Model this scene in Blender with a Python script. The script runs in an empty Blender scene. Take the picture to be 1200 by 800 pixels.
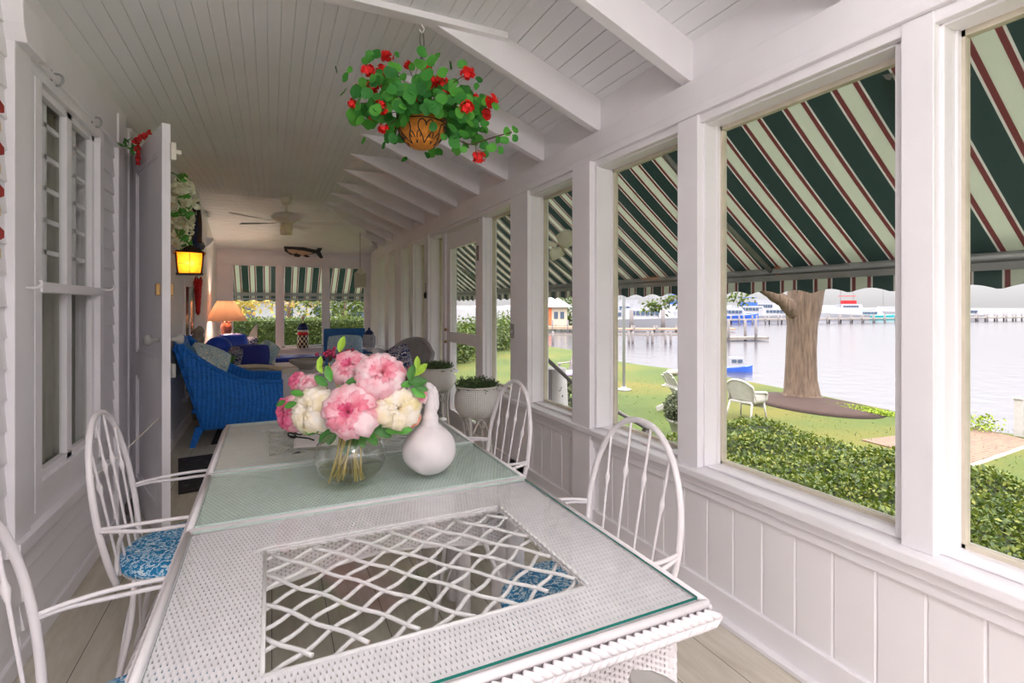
import bpy, bmesh, math, random
import numpy as np
from mathutils import Vector, Matrix
R = math.radians
random.seed(7); rng = np.random.default_rng(7)
sc = bpy.context.scene
COL = sc.collection

# ---------------------------------------------------------------- camera
cam = bpy.data.cameras.new('camera'); camo = bpy.data.objects.new('camera', cam); COL.objects.link(camo)
YAW = 25.17
camo.location = (0, 0, 1.40); camo.rotation_euler = (R(90), 0, R(-YAW))
cam.sensor_width = 36; cam.lens = 18.0; cam.shift_y = -0.035; cam.clip_end = 2000; cam.clip_start = 0.02
sc.camera = camo
# ---------------------------------------------------------------- world: pale overcast sky, brighter behind the camera and overhead
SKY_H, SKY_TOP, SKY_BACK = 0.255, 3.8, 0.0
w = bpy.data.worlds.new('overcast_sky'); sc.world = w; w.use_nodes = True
nt = w.node_tree; nt.nodes.clear()
out = nt.nodes.new('ShaderNodeOutputWorld'); bg = nt.nodes.new('ShaderNodeBackground')
tc = nt.nodes.new('ShaderNodeTexCoord'); sp = nt.nodes.new('ShaderNodeSeparateXYZ')
nt.links.new(tc.outputs['Generated'], sp.inputs[0])
def wmath(op, a, b=None):
    n = nt.nodes.new('ShaderNodeMath'); n.operation = op
    for i, v in enumerate((a, b)):
        if v is None: continue
        if isinstance(v, (int, float)): n.inputs[i].default_value = v
        else: nt.links.new(v, n.inputs[i])
    return n.outputs[0]
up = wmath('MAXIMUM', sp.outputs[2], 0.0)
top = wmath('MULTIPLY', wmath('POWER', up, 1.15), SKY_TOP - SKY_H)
# hazy bright patch of cloud where the sun stands, behind the camera
dirv = Vector((-0.15, -0.85, 0.5)).normalized()
vd = nt.nodes.new('ShaderNodeVectorMath'); vd.operation = 'DOT_PRODUCT'
nt.links.new(tc.outputs['Generated'], vd.inputs[0]); vd.inputs[1].default_value = dirv
glow = wmath('MULTIPLY', wmath('POWER', wmath('MAXIMUM', vd.outputs['Value'], 0.0), 1.6), SKY_BACK)
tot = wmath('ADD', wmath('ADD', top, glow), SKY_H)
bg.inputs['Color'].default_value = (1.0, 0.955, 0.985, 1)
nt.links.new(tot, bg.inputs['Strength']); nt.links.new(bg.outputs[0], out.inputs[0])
sun = bpy.data.lights.new('sun', 'SUN'); sun.energy = 0.3; sun.angle = R(25); sun.color = (1, 0.95, 0.88)
suno = bpy.data.objects.new('sun', sun); COL.objects.link(suno); suno.rotation_euler = (R(50), 0, R(-12))
sc.view_settings.view_transform = 'Standard'; sc.view_settings.look = 'None'
sc.view_settings.gamma = 1; sc.view_settings.use_curve_mapping = False
sc.view_settings.exposure = 1.56

# ---------------------------------------------------------------- view helpers
TH = R(YAW); S_, C_ = math.sin(TH), math.cos(TH)
def pt(px, py, d):
    u = (px-600)/600; v = (358-py)/600
    return Vector(((S_+C_*u)*d, (C_-S_*u)*d, 1.4+v*d))
def onz(px, py, z):
    return pt(px, py, (z-1.4)/((358-py)/600))

# ---------------------------------------------------------------- materials
def lin(c): return tuple((x/12.92 if x <= 0.04045 else ((x+0.055)/1.055)**2.4) for x in [v/255 for v in c]) + (1,)
class NT:
    def __init__(s, name):
        s.m = bpy.data.materials.new(name); s.m.use_nodes = True; s.t = s.m.node_tree
        s.b = s.t.nodes['Principled BSDF']; s.o = s.t.nodes['Material Output']
    def n(s, ty, **k):
        x = s.t.nodes.new(ty)
        for a, v in k.items(): setattr(x, a, v)
        return x
    def l(s, a, b): s.t.links.new(a, b)
    def math(s, op, a, b=None, c=None):
        x = s.n('ShaderNodeMath', operation=op)
        for i, v in enumerate((a, b, c)):
            if v is None: continue
            if isinstance(v, (int, float)): x.inputs[i].default_value = v
            else: s.l(v, x.inputs[i])
        return x.outputs[0]
    def xyz(s, kind='Object'):
        t = s.n('ShaderNodeTexCoord'); q = s.n('ShaderNodeSeparateXYZ'); s.l(t.outputs[kind], q.inputs[0]); return t.outputs[kind], q.outputs
    def noise(s, vec, scale, detail=3, rough=0.55):
        x = s.n('ShaderNodeTexNoise'); x.inputs['Scale'].default_value = scale; x.inputs['Detail'].default_value = detail; x.inputs['Roughness'].default_value = rough
        s.l(vec, x.inputs['Vector']); return x.outputs['Fac']
    def ramp(s, fac, stops, interp='LINEAR'):
        x = s.n('ShaderNodeValToRGB'); cr = x.color_ramp; cr.interpolation = interp
        while len(cr.elements) < len(stops): cr.elements.new(0.5)
        for e, (p, c) in zip(cr.elements, stops): e.position = p; e.color = c
        s.l(fac, x.inputs[0]); return x.outputs[0]
    def mix(s, f, a, b):
        x = s.n('ShaderNodeMix', data_type='RGBA')
        for i, v in ((0, f), (6, a), (7, b)):
            if isinstance(v, (int, float)): x.inputs[i].default_value = v
            elif isinstance(v, tuple): x.inputs[i].default_value = v
            else: s.l(v, x.inputs[i])
        return x.outputs[2]
    def bump(s, h, dist=0.01, strength=1.0):
        x = s.n('ShaderNodeBump'); x.inputs['Distance'].default_value = dist; x.inputs['Strength'].default_value = strength
        s.l(h, x.inputs['Height']); s.l(x.outputs[0], s.b.inputs['Normal'])
    def base(s, c): s.l(c, s.b.inputs['Base Color']) if not isinstance(c, tuple) else setattr(s.b.inputs['Base Color'], 'default_value', c)
def simple(name, rgb, rough=0.5, var=0.08, scale=12, bump=0.0, metal=0.0, spec=0.5, kind='Object', bscale=None):
    k = NT(name); vec, _ = k.xyz(kind); f = k.noise(vec, scale)
    a = lin(rgb); d = tuple(x*(1-var) for x in a[:3]) + (1,); e = tuple(min(1, x*(1+var)) for x in a[:3]) + (1,)
    k.base(k.ramp(f, [(0.3, d), (0.7, e)]))
    k.b.inputs['Roughness'].default_value = rough; k.b.inputs['Metallic'].default_value = metal
    k.b.inputs['Specular IOR Level'].default_value = spec
    if bump: k.bump(k.noise(vec, bscale or scale*4, 4), bump)
    return k.m
WHITE = (243, 239, 243)
M = {}
M['paint'] = simple('white_paint', WHITE, 0.42, 0.03, 3, 0.0006, bscale=60)
M['wall_paint'] = simple('wall_paint', (242, 238, 241), 0.5, 0.03, 2)
M['ceiling_paint'] = simple('ceiling_paint', (241, 240, 244), 0.5, 0.03, 1.5)
M['screen_frame'] = simple('aged_screen_frame', (208, 198, 180), 0.6, 0.1, 9)
M['iron_white'] = simple('white_enamelled_iron', (226, 220, 222), 0.35, 0.02, 9)
M['wicker_paint'] = simple('white_wicker_paint', (224, 218, 220), 0.5, 0.03, 40)
M['black'] = simple('black_iron', (32, 30, 32), 0.5, 0.1)
M['dark_green_hull'] = simple('dark_paint', (45, 50, 52), 0.5)
M['brass'] = simple('brass', (176, 140, 90), 0.35, 0.1, 20, metal=0.8)
M['steel'] = simple('galvanised_steel', (150, 150, 150), 0.45, 0.1, 8, metal=0.4)
M['teal_edge'] = simple('green_glass_edge', (38, 120, 108), 0.15, 0.1, 8)
M['pale_edge'] = simple('pale_glass_edge', (196, 214, 206), 0.2, 0.05, 8)
M['red'] = simple('red_gloss', (205, 22, 30), 0.4, 0.2, 30)
M['red_petal'] = simple('geranium_red', (240, 24, 22), 0.55, 0.2, 60)
M['terracotta'] = simple('coir_liner', (214, 134, 48), 0.8, 0.2, 30, 0.004)
M['blue_satin'] = simple('royal_blue_satin', (22, 72, 196), 0.38, 0.12, 5)
M['navy'] = simple('navy_canvas', (18, 38, 140), 0.6, 0.1, 20)
M['navy_dark'] = simple('dark_navy', (24, 42, 92), 0.6, 0.1, 20)
M['sky_fabric'] = simple('pale_blue_fabric', (150, 190, 205), 0.8, 0.1, 10)
M['shade'] = simple('peach_lampshade', (214, 168, 140), 0.8, 0.06, 4)
M['copper'] = simple('bronze_lamp', (118, 66, 50), 0.4, 0.2, 30, metal=0.3)
M['driftwood'] = simple('weathered_grey_wood', (176, 166, 154), 0.8, 0.12, 14, 0.002)
M['greywood'] = simple('grey_stained_wood', (160, 160, 164), 0.7, 0.1, 9)
M['beige'] = simple('woven_rush', (222, 208, 182), 0.75, 0.1, 60, 0.002)
M['cream'] = simple('cream_paint', (232, 226, 212), 0.5, 0.05)
M['amber_dark'] = simple('lantern_copper', (60, 42, 36), 0.5, 0.2, 20, metal=0.4)
M['leaf'] = simple('green_leaf', (84, 158, 56), 0.5, 0.35, 9)
M['leaf_dark'] = simple('deep_green_leaf', (62, 122, 44), 0.5, 0.3, 12)
M['leaf_lime'] = simple('lime_leaf', (150, 190, 50), 0.5, 0.2, 20)
M['stem'] = simple('brown_green_stem', (176, 156, 84), 0.6, 0.2, 20)
M['twig'] = simple('brown_twig', (84, 58, 40), 0.8, 0.2, 20)
M['fern'] = simple('fern_green', (92, 124, 78), 0.7, 0.3, 30)
M['bloom_white'] = simple('hydrangea_cream', (246, 246, 216), 0.7, 0.1, 30)
M['berry'] = simple('magenta_berries', (150, 30, 70), 0.45, 0.3, 40)
M['stone_white'] = simple('distressed_white_gourd', (226, 218, 219), 0.55, 0.05, 14, 0.003, bscale=9)
M['linen'] = simple('white_linen', (238, 230, 230), 0.8, 0.03, 20)
M['asphalt'] = simple('dark_bed_mulch', (58, 38, 30), 0.95, 0.3, 30, 0.02)
M['yellow_ground'] = simple('chartreuse_groundcover', (190, 200, 40), 0.9, 0.3, 30, 0.02)
M['hull_white'] = simple('white_fibreglass', (152, 152, 158), 0.3, 0.02)
M['hull_blue'] = simple('blue_hull', (50, 90, 180), 0.4)
M['teal'] = simple('teal_canvas', (60, 170, 175), 0.5)
M['window_dark'] = simple('tinted_boat_window', (70, 84, 104), 0.2)
M['dockwood'] = simple('weathered_dock_wood', (122, 114, 108), 0.85, 0.15, 4)
M['piling'] = simple('wet_piling_wood', (110, 104, 104), 0.85, 0.2, 4)
M['roof_grey'] = simple('pale_roof_shingle', (140, 138, 138), 0.8, 0.08, 5)
M['orange_wall'] = simple('orange_clapboard', (190, 96, 54), 0.7)
M['cream_wall'] = simple('cream_clapboard', (170, 162, 148), 0.7)
M['peach_deck'] = simple('sandy_deck_boards', (158, 134, 112), 0.8, 0.1, 2)
M['lilac'] = simple('lilac_plastic', (178, 160, 214), 0.5)
M['greyrail'] = simple('grey_weathered_rail', (112, 104, 106), 0.7)
M['white_plastic'] = simple('white_resin', (170, 166, 162), 0.45)
M['shell'] = simple('white_shell', (232, 222, 210), 0.6, 0.1, 40)
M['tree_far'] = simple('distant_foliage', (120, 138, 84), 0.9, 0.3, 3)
M['tree_yellow'] = simple('yellow_green_foliage', (190, 186, 92), 0.9, 0.25, 3)
M['rose'] = simple('rose_pink_fabric', (214, 120, 120), 0.8)

def trans(name, rgb, f=.6):
    k = NT(name); k.base(lin(rgb)); t_ = k.n('ShaderNodeBsdfTranslucent'); t_.inputs[0].default_value = lin(rgb); mx = k.n('ShaderNodeMixShader'); mx.inputs[0].default_value = f
    k.l(k.b.outputs[0], mx.inputs[1]); k.l(t_.outputs[0], mx.inputs[2]); k.l(mx.outputs[0], k.o.inputs[0]); return k.m
def emis(name, rgb, st):
    k = NT(name); k.b.inputs['Base Color'].default_value = lin(rgb); k.b.inputs['Emission Color'].default_value = lin(rgb); k.b.inputs['Emission Strength'].default_value = st; return k.m
def glassmat(name, tint, ior=1.45, refl=1.0, rough=0.0):
    k = NT(name); tr = k.n('ShaderNodeBsdfTransparent'); tr.inputs[0].default_value = tint
    gl = k.n('ShaderNodeBsdfGlossy'); gl.inputs['Roughness'].default_value = rough
    g = k.n('ShaderNodeNewGeometry'); dt_ = k.n('ShaderNodeVectorMath', operation='DOT_PRODUCT'); k.l(g.outputs['Incoming'], dt_.inputs[0]); k.l(g.outputs['Normal'], dt_.inputs[1])
    f0 = ((ior-1)/(ior+1))**2   # Schlick's approximation, the same from both sides of the thin sheet
    fr = k.math('ADD', f0, k.math('MULTIPLY', 1-f0, k.math('POWER', k.math('SUBTRACT', 1.0, k.math('ABSOLUTE', dt_.outputs['Value'])), 5.0)))
    mx = k.n('ShaderNodeMixShader'); k.l(k.math('MULTIPLY', fr, refl), mx.inputs[0]); k.l(tr.outputs[0], mx.inputs[1]); k.l(gl.outputs[0], mx.inputs[2])
    k.l(mx.outputs[0], k.o.inputs[0]); return k.m
M['pane'] = glassmat('window_pane_glass', (0.97, 0.98, 0.97, 1), 1.2, 0.5)
M['table_glass'] = glassmat('pale_green_table_glass', (0.965, 0.99, 0.975, 1), 1.5, 0.9)
M['green_glass'] = glassmat('pale_green_thick_glass', (0.90, 0.975, 0.94, 1), 1.5, 0.8)
M['vase_glass'] = glassmat('clear_vase_glass', (0.96, 0.98, 0.96, 1), 1.6, 2.2)
M['water_vase'] = glassmat('vase_water', (0.93, 0.93, 0.82, 1), 1.2, 0.6)

def mk_weave(name, rgb, px, py, ax=0, hole=0.55, bumpd=0.002, holes=True, third=2, ln=0.24):
    # woven strands with small slots between them; ax = direction the slots run in
    k = NT(name); vec, q = k.xyz('Object')
    comps = [q[0], q[1], q[2]]
    a = comps[ax]; b = comps[third if third != ax else 1]
    rowf = k.math('DIVIDE', b, py); row = k.math('FLOOR', rowf); fr = k.math('FRACT', rowf)
    off = k.math('MULTIPLY', k.math('MODULO', k.math('ABSOLUTE', row), 2.0), 0.5)
    fa = k.math('FRACT', k.math('ADD', k.math('DIVIDE', a, px), off))
    m1 = k.math('MULTIPLY', k.math('LESS_THAN', fa, hole), k.math('LESS_THAN', fr, ln))
    hgt = k.math('MULTIPLY', k.math('SINE', k.math('MULTIPLY', fa, 6.283)), k.math('SINE', k.math('MULTIPLY', fr, 3.1416)))
    k.base(k.ramp(k.noise(vec, 30), [(0.3, lin(tuple(int(c*0.96) for c in rgb))), (0.7, lin(rgb))]))
    k.b.inputs['Roughness'].default_value = 0.5
    k.bump(hgt, bumpd)
    if holes:
        tr = k.n('ShaderNodeBsdfTransparent'); mx = k.n('ShaderNodeMixShader')
        k.l(k.math('MULTIPLY', m1, 0.85), mx.inputs[0]); k.l(k.b.outputs[0], mx.inputs[1]); k.l(tr.outputs[0], mx.inputs[2]); k.l(mx.outputs[0], k.o.inputs[0])
    return k.m
M['weave_x'] = mk_weave('open_white_weave_along_x', (240, 232, 238), 0.0105, 0.0180, 0, 0.27, 0.0004, True, 1, 0.5)
M['weave_y'] = mk_weave('open_white_weave_along_y', (240, 232, 238), 0.0105, 0.0180, 0, 0.27, 0.0004, True, 1, 0.5)
M['weave_apron'] = mk_weave('white_apron_weave', (236, 230, 232), 0.013, 0.012, 2, 0.5, 0.0008, True, 0, 0.3)
M['weave_fine'] = mk_weave('fine_white_weave', (232, 236, 234), 0.014, 0.015, 0, 0.40, 0.0003, True, 1, 0.5)
def mk_wicker(name, rgb, s1=0.018, s2=0.010, d=0.004, var=0.25, rough=0.45, ribs=False):
    k = NT(name); vec, q = k.xyz('Object')
    ang = k.math('ARCTAN2', q[1], q[0]) if ribs else k.math('ADD', q[0], q[1])
    r = k.math('DIVIDE', q[2], s2); row = k.math('FLOOR', r)
    off = 0.0
    h = k.math('SINE', k.math('ADD', k.math('MULTIPLY', ang, 6.283/s1), off))
    h2 = k.math('SINE', k.math('MULTIPLY', k.math('FRACT', r), 3.1416))
    hh = k.math('MULTIPLY', k.math('ADD', k.math('MULTIPLY', h, 0.5), 0.5), h2)
    a = lin(rgb)
    k.base(k.ramp(k.noise(vec, 25), [(0.25, tuple(x*(1-var) for x in a[:3])+(1,)), (0.75, a)]))
    k.b.inputs['Roughness'].default_value = rough; k.bump(hh, d); return k.m
M['wicker_blue'] = mk_wicker('blue_painted_wicker', (26, 128, 236), 0.04, 0.022, 0.008)
M['wicker_white'] = mk_wicker('whitewashed_wicker', (236, 232, 226), 0.022, 0.012, 0.003, 0.08)
M['wicker_ribs'] = mk_wicker('ribbed_white_wicker', (236, 232, 226), 0.10, 0.011, 0.004, 0.08, ribs=True)
def mk_print(name, cols, scale, w=0.0, th=0.5):
    k = NT(name); vec, q = k.xyz('Object')
    n1 = k.noise(vec, scale, 3, 0.6)
    v = k.n('ShaderNodeTexWave', wave_type='RINGS'); v.inputs['Scale'].default_value = scale*0.35; v.inputs['Distortion'].default_value = 22; v.inputs['Detail'].default_value = 4; v.inputs['Detail Scale'].default_value = 2
    k.l(vec, v.inputs[0])
    stops = [(i/len(cols), lin(c)) for i, c in enumerate(cols)]
    f = k.math('ADD', k.math('MULTIPLY', v.outputs['Fac'], 0.55), k.math('MULTIPLY', n1, 0.5))
    k.base(k.ramp(f, stops, 'CONSTANT')); k.b.inputs['Roughness'].default_value = 0.8; return k.m
M['paisley'] = mk_print('blue_paisley_print', [(20, 80, 150), (28, 130, 185), (40, 150, 205), (215, 232, 240), (60, 165, 212)], 34)
M['floral'] = mk_print('pale_blue_floral_print', [(150, 200, 212), (172, 208, 218), (160, 203, 214), (228, 230, 216), (70, 110, 150)], 16)
M['toile'] = mk_print('blue_toile_print', [(90, 135, 180), (170, 198, 218), (200, 216, 228), (120, 160, 198), (210, 222, 230)], 26)
M['navyprint'] = mk_print('navy_white_print', [(22, 34, 84), (30, 44, 100), (226, 226, 230), (28, 40, 92), (150, 150, 170)], 9)
M['rugmat'] = mk_print('dark_patterned_mat', [(38, 34, 38), (46, 42, 46), (36, 32, 38), (48, 44, 48), (90, 84, 88)], 14)

def mk_floor():
    k = NT('painted_floor_boards'); vec, q = k.xyz('Object')
    r = k.math('DIVIDE', q[0], 0.23); fr = k.math('FRACT', r); row = k.math('FLOOR', r)
    gap = k.math('LESS_THAN', fr, 0.012)
    mp = k.n('ShaderNodeMapping'); mp.inputs['Scale'].default_value = (3, 0.5, 1); k.l(vec, mp.inputs[0])
    n1 = k.noise(mp.outputs[0], 6, 6, 0.65)
    n2 = k.noise(vec, 1.7, 2)
    c = k.ramp(n1, [(0.25, lin((190, 180, 162))), (0.6, lin((214, 206, 192))), (0.85, lin((222, 216, 206)))])
    v = k.n('ShaderNodeTexVoronoi'); v.inputs['Scale'].default_value = 2.3; k.l(vec, v.inputs[0])
    knot = k.math('LESS_THAN', v.outputs['Distance'], 0.022)
    c = k.mix(k.math('MULTIPLY', knot, 0.7), c, lin((110, 84, 62)))
    c = k.mix(gap, c, lin((52, 46, 42)))
    k.base(c); k.b.inputs['Roughness'].default_value = 0.55; return k.m
M['floor'] = mk_floor()
def mk_awning(ax, ph, flip):
    k = NT('striped_awning_canvas'); vec, q = k.xyz('Object')
    t = k.math('FRACT', k.math('DIVIDE', k.math('SUBTRACT', ph, q[ax]) if flip else k.math('SUBTRACT', q[ax], ph), 0.26))
    G, W, B, Cc = lin((74, 94, 92)), lin((206, 206, 198)), lin((138, 84, 86)), lin((196, 200, 186))
    c = k.ramp(t, [(0, G), (0.42, W), (0.46, B), (0.55, Cc), (0.83, B), (0.915, W), (0.955, G)], 'CONSTANT')
    c = k.mix(k.math('MULTIPLY', k.noise(vec, 300, 2), 0.25), c, lin((92, 104, 100)))
    k.base(c); k.b.inputs['Roughness'].default_value = 0.85
    tl = k.n('ShaderNodeBsdfTranslucent'); k.l(c, tl.inputs[0]); mx = k.n('ShaderNodeMixShader'); mx.inputs[0].default_value = 0.45
    k.l(k.b.outputs[0], mx.inputs[1]); k.l(tl.outputs[0], mx.inputs[2]); k.l(mx.outputs[0], k.o.inputs[0]); return k.m
M['awning_y'] = mk_awning(1, 1.97, True); M['awning_x'] = mk_awning(0, 0.0, False)
def mk_grass():
    k = NT('lawn_grass'); vec, q = k.xyz('Object')
    n1 = k.noise(vec, 0.35, 4); n2 = k.noise(vec, 30, 4, 0.7)
    c = k.ramp(n1, [(0.3, lin((54, 70, 8))), (0.5, lin((70, 84, 10))), (0.72, lin((104, 92, 20)))])
    c = k.mix(k.math('MULTIPLY', n2, 0.45), c, lin((38, 56, 14)))
    k.base(c); k.b.inputs['Roughness'].default_value = 0.95; k.bump(n2, 0.03); return k.m
M['grass'] = mk_grass()
def mk_water():
    k = NT('harbour_water'); vec, q = k.xyz('Object')
    mp = k.n('ShaderNodeMapping'); mp.inputs['Scale'].default_value = (1, 1, 1); k.l(vec, mp.inputs[0])
    k.base(lin((60, 58, 66))); k.b.inputs['Roughness'].default_value = 0.16; k.b.inputs['IOR'].default_value = 1.5
    k.bump(k.noise(mp.outputs[0], 1.2, 4), 0.03); return k.m
M['water'] = mk_water()
def mk_brick():
    k = NT('weathered_brick_paving'); vec, q = k.xyz('Object')
    b = k.n('ShaderNodeTexBrick'); b.inputs['Scale'].default_value = 4; b.inputs['Color1'].default_value = lin((112, 82, 58)); b.inputs['Color2'].default_value = lin((88, 62, 44)); b.inputs['Mortar'].default_value = lin((110, 100, 92))
    b.inputs['Mortar Size'].default_value = 0.03; k.l(vec, b.inputs[0]); k.base(b.outputs[0]); k.b.inputs['Roughness'].default_value = 0.9; return k.m
M['brick'] = mk_brick()
def mk_bark():
    k = NT('grey_brown_bark'); vec, q = k.xyz('Object')
    mp = k.n('ShaderNodeMapping'); mp.inputs['Scale'].default_value = (9, 9, 1.2); k.l(vec, mp.inputs[0]); n = k.noise(mp.outputs[0], 1.6, 6, 0.7)
    k.base(k.ramp(n, [(0.3, lin((66, 52, 42))), (0.7, lin((124, 104, 88)))])); k.b.inputs['Roughness'].default_value = 0.95; k.bump(n, 0.06); return k.m
M['bark'] = mk_bark()
def mk_leafy(name, cols, scale=2.0):
    k = NT(name); vec, q = k.xyz('Object'); g = k.n('ShaderNodeNewGeometry')
    f = k.math('ADD', k.math('MULTIPLY', g.outputs['Random Per Island'], 0.6), k.math('MULTIPLY', k.noise(vec, scale, 3), 0.5))
    n = len(cols); k.base(k.ramp(f, [(0.15+0.7*i/(n-1), lin(c)) for i, c in enumerate(cols)])); k.b.inputs['Roughness'].default_value = 0.6
    tl = k.n('ShaderNodeBsdfTranslucent'); tl.inputs[0].default_value = lin(cols[n//2]); mx = k.n('ShaderNodeMixShader'); mx.inputs[0].default_value = 0.25
    k.l(k.b.outputs[0], mx.inputs[1]); k.l(tl.outputs[0], mx.inputs[2]); k.l(mx.outputs[0], k.o.inputs[0]); return k.m
M['hedge_leaf'] = mk_leafy('low_hedge_leaves', [(30, 44, 12), (50, 70, 16), (70, 88, 18), (98, 108, 24), (120, 120, 44)])
M['privet_leaf'] = mk_leafy('privet_hedge_leaves', [(32, 48, 16), (52, 72, 20), (72, 90, 26), (98, 106, 40)])
M['shrub_leaf'] = mk_leafy('grey_green_shrub_leaves', [(56, 62, 48), (84, 92, 68), (110, 114, 84)])
M['yellow_leaf'] = mk_leafy('autumn_tree_leaves', [(84, 108, 44), (140, 150, 64), (190, 160, 66), (180, 136, 100)])
M['geranium_leaf'] = mk_leafy('geranium_leaves', [(40, 104, 48), (60, 144, 52), (100, 184, 64)], 8)
M['fern_leaf'] = mk_leafy('fern_leaves', [(52, 76, 48), (84, 110, 68), (120, 138, 88)], 8)
def mk_petal(name, c1, c2, c3):
    k = NT(name); vec, q = k.xyz('Object'); g = k.n('ShaderNodeNewGeometry')
    f = k.math('ADD', k.math('MULTIPLY', g.outputs['Random Per Island'], 0.35), k.math('MULTIPLY', k.noise(vec, 22, 2), 0.8))
    k.base(k.ramp(f, [(0.3, lin(c1)), (0.55, lin(c2)), (0.8, lin(c3))])); k.b.inputs['Roughness'].default_value = 0.7
    k.b.inputs['Subsurface Weight'].default_value = 0.0
    return k.m
M['petal_pink'] = mk_petal('blush_peony_petals', (244, 196, 204), (238, 150, 166), (224, 84, 116))
M['petal_pale'] = mk_petal('pale_pink_peony_petals', (246, 222, 224), (242, 194, 202), (230, 130, 146))
M['petal_cream'] = mk_petal('cream_peony_petals', (246, 238, 228), (244, 230, 204), (234, 216, 150))
M['petal_hot'] = mk_petal('deep_pink_peony_petals', (236, 130, 164), (222, 82, 126), (240, 176, 196))
M['petal_peach'] = mk_petal('peach_peony_petals', (240, 190, 160), (236, 150, 120), (244, 214, 190))

# ---------------------------------------------------------------- mesh builder
class MB:
    def __init__(s): s.v = []; s.f = []; s.sm = []; s.mi = []; s.cur = 0
    def add(s, vs, fs, smooth=False):
        o = len(s.v); s.v.extend([tuple(v) for v in vs])
        for f in fs: s.f.append(tuple(i+o for i in f)); s.sm.append(smooth); s.mi.append(s.cur)
        return s
    def box(s, x0, x1, y0, y1, z0, z1):
        v = [(x, y, z) for z in (z0, z1) for y in (y0, y1) for x in (x0, x1)]
        return s.add(v, [(0, 2, 3, 1), (4, 5, 7, 6), (0, 1, 5, 4), (1, 3, 7, 5), (3, 2, 6, 7), (2, 0, 4, 6)])
    def obox(s, c, size, rot=(0, 0, 0)):
        from mathutils import Euler
        m = Euler(rot).to_matrix(); c = Vector(c); h = [a/2 for a in size]
        v = [c + m @ Vector((x, y, z)) for z in (-h[2], h[2]) for y in (-h[1], h[1]) for x in (-h[0], h[0])]
        return s.add(v, [(0, 2, 3, 1), (4, 5, 7, 6), (0, 1, 5, 4), (1, 3, 7, 5), (3, 2, 6, 7), (2, 0, 4, 6)])
    def prism(s, poly, p0, p1, plane='xz'):
        # poly in the given plane extruded along the third axis p0..p1
        n = len(poly); v = []
        for p in (p0, p1):
            for a, b in poly:
                v.append({'xz': (a, p, b), 'yz': (p, a, b), 'xy': (a, b, p)}[plane])
        fs = [tuple(range(n)), tuple(range(2*n-1, n-1, -1))] + [(i, i+n, (i+1) % n + n, (i+1) % n) for i in range(n)]
        return s.add(v, fs)
    def tube(s, pts, r, seg=8, closed=False, cap=True):
        pts = [Vector(p) for p in pts]; n = len(pts)
        rr = r if hasattr(r, '__len__') else [r]*n
        up = None; rings = []
        for i, p in enumerate(pts):
            if closed: t = pts[(i+1) % n]-pts[i-1]
            else: t = pts[min(i+1, n-1)]-pts[max(i-1, 0)]
            if t.length < 1e-9: t = Vector((0, 0, 1))
            t.normalize()
            if up is None: up = Vector((0, 0, 1)) if abs(t.z) < 0.9 else Vector((1, 0, 0))
            u = (up - t*up.dot(t))
            if u.length < 1e-6: u = Vector((1, 0, 0)) - t*t.x
            u.normalize(); up = u; b = t.cross(u)
            rings.append([p + (u*math.cos(2*math.pi*k/seg) + b*math.sin(2*math.pi*k/seg))*rr[i] for k in range(seg)])
        vs = [v for ring in rings for v in ring]; fs = []
        m = n if closed else n-1
        for i in range(m):
            j = (i+1) % n
            for k in range(seg): fs.append((i*seg+k, i*seg+(k+1) % seg, j*seg+(k+1) % seg, j*seg+k))
        if not closed and cap: fs += [tuple(reversed(range(seg))), tuple((n-1)*seg+k for k in range(seg))]
        return s.add(vs, fs, True)
    def lathe(s, prof, seg=24, c=(0, 0, 0), sx=1, sy=1, ang=None):
        vs = []; fs = []; n = len(prof)
        for k in range(seg):
            a = 2*math.pi*k/seg
            for r, z in prof: vs.append((c[0]+r*math.cos(a)*sx, c[1]+r*math.sin(a)*sy, c[2]+z))
        for k in range(seg):
            k2 = (k+1) % seg
            for i in range(n-1): fs.append((k*n+i, k2*n+i, k2*n+i+1, k*n+i+1))
        if prof[0][0] > 1e-5: fs.append(tuple(k*n for k in reversed(range(seg))))
        if prof[-1][0] > 1e-5: fs.append(tuple(k*n+n-1 for k in range(seg)))
        return s.add(vs, fs, True)
    def ball(s, c, r, seg=12, sx=1, sy=1, sz=1):
        n = max(5, seg//2+1)
        return s.lathe([(max(1e-6, r*math.sin(math.pi*i/n)), -r*sz*math.cos(math.pi*i/n)) for i in range(n+1)], seg, c, sx, sy)
    def grid(s, fn, nu, nv, smooth=True, wrap=False):
        vs = [fn(i/nu, j/nv) for i in range(nu+1) for j in range(nv+1)]
        return s.add(vs, [(i*(nv+1)+j, (i+1)*(nv+1)+j, (i+1)*(nv+1)+j+1, i*(nv+1)+j+1) for i in range(nu) for j in range(nv)], smooth)
    def xf(s, mat):
        s.v = [tuple(mat @ Vector(v)) for v in s.v]; return s
    def build(s, name, mats, parent=None, bevel=0.0, loc=None, solid=0.0, subd=0):
        me = bpy.data.meshes.new(name); me.from_pydata(s.v, [], s.f)
        for m_ in (mats if isinstance(mats, list) else [mats]): me.materials.append(M[m_] if isinstance(m_, str) else m_)
        me.polygons.foreach_set('use_smooth', s.sm); me.polygons.foreach_set('material_index', s.mi); me.update()
        o = bpy.data.objects.new(name, me); COL.objects.link(o)
        if parent: o.parent = parent
        if loc: o.location = loc
        if solid:
            md = o.modifiers.new('solid', 'SOLIDIFY'); md.thickness = solid; md.offset = 0
        if subd:
            md = o.modifiers.new('sub', 'SUBSURF'); md.levels = subd; md.render_levels = subd
        if bevel:
            md = o.modifiers.new('bevel', 'BEVEL'); md.width = bevel; md.segments = 2; md.limit_method = 'ANGLE'
        return o
def tag(o, label, cat, group=None, kind=None):
    o['label'] = label; o['category'] = cat
    if group: o['group'] = group
    if kind: o['kind'] = kind
    return o
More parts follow.
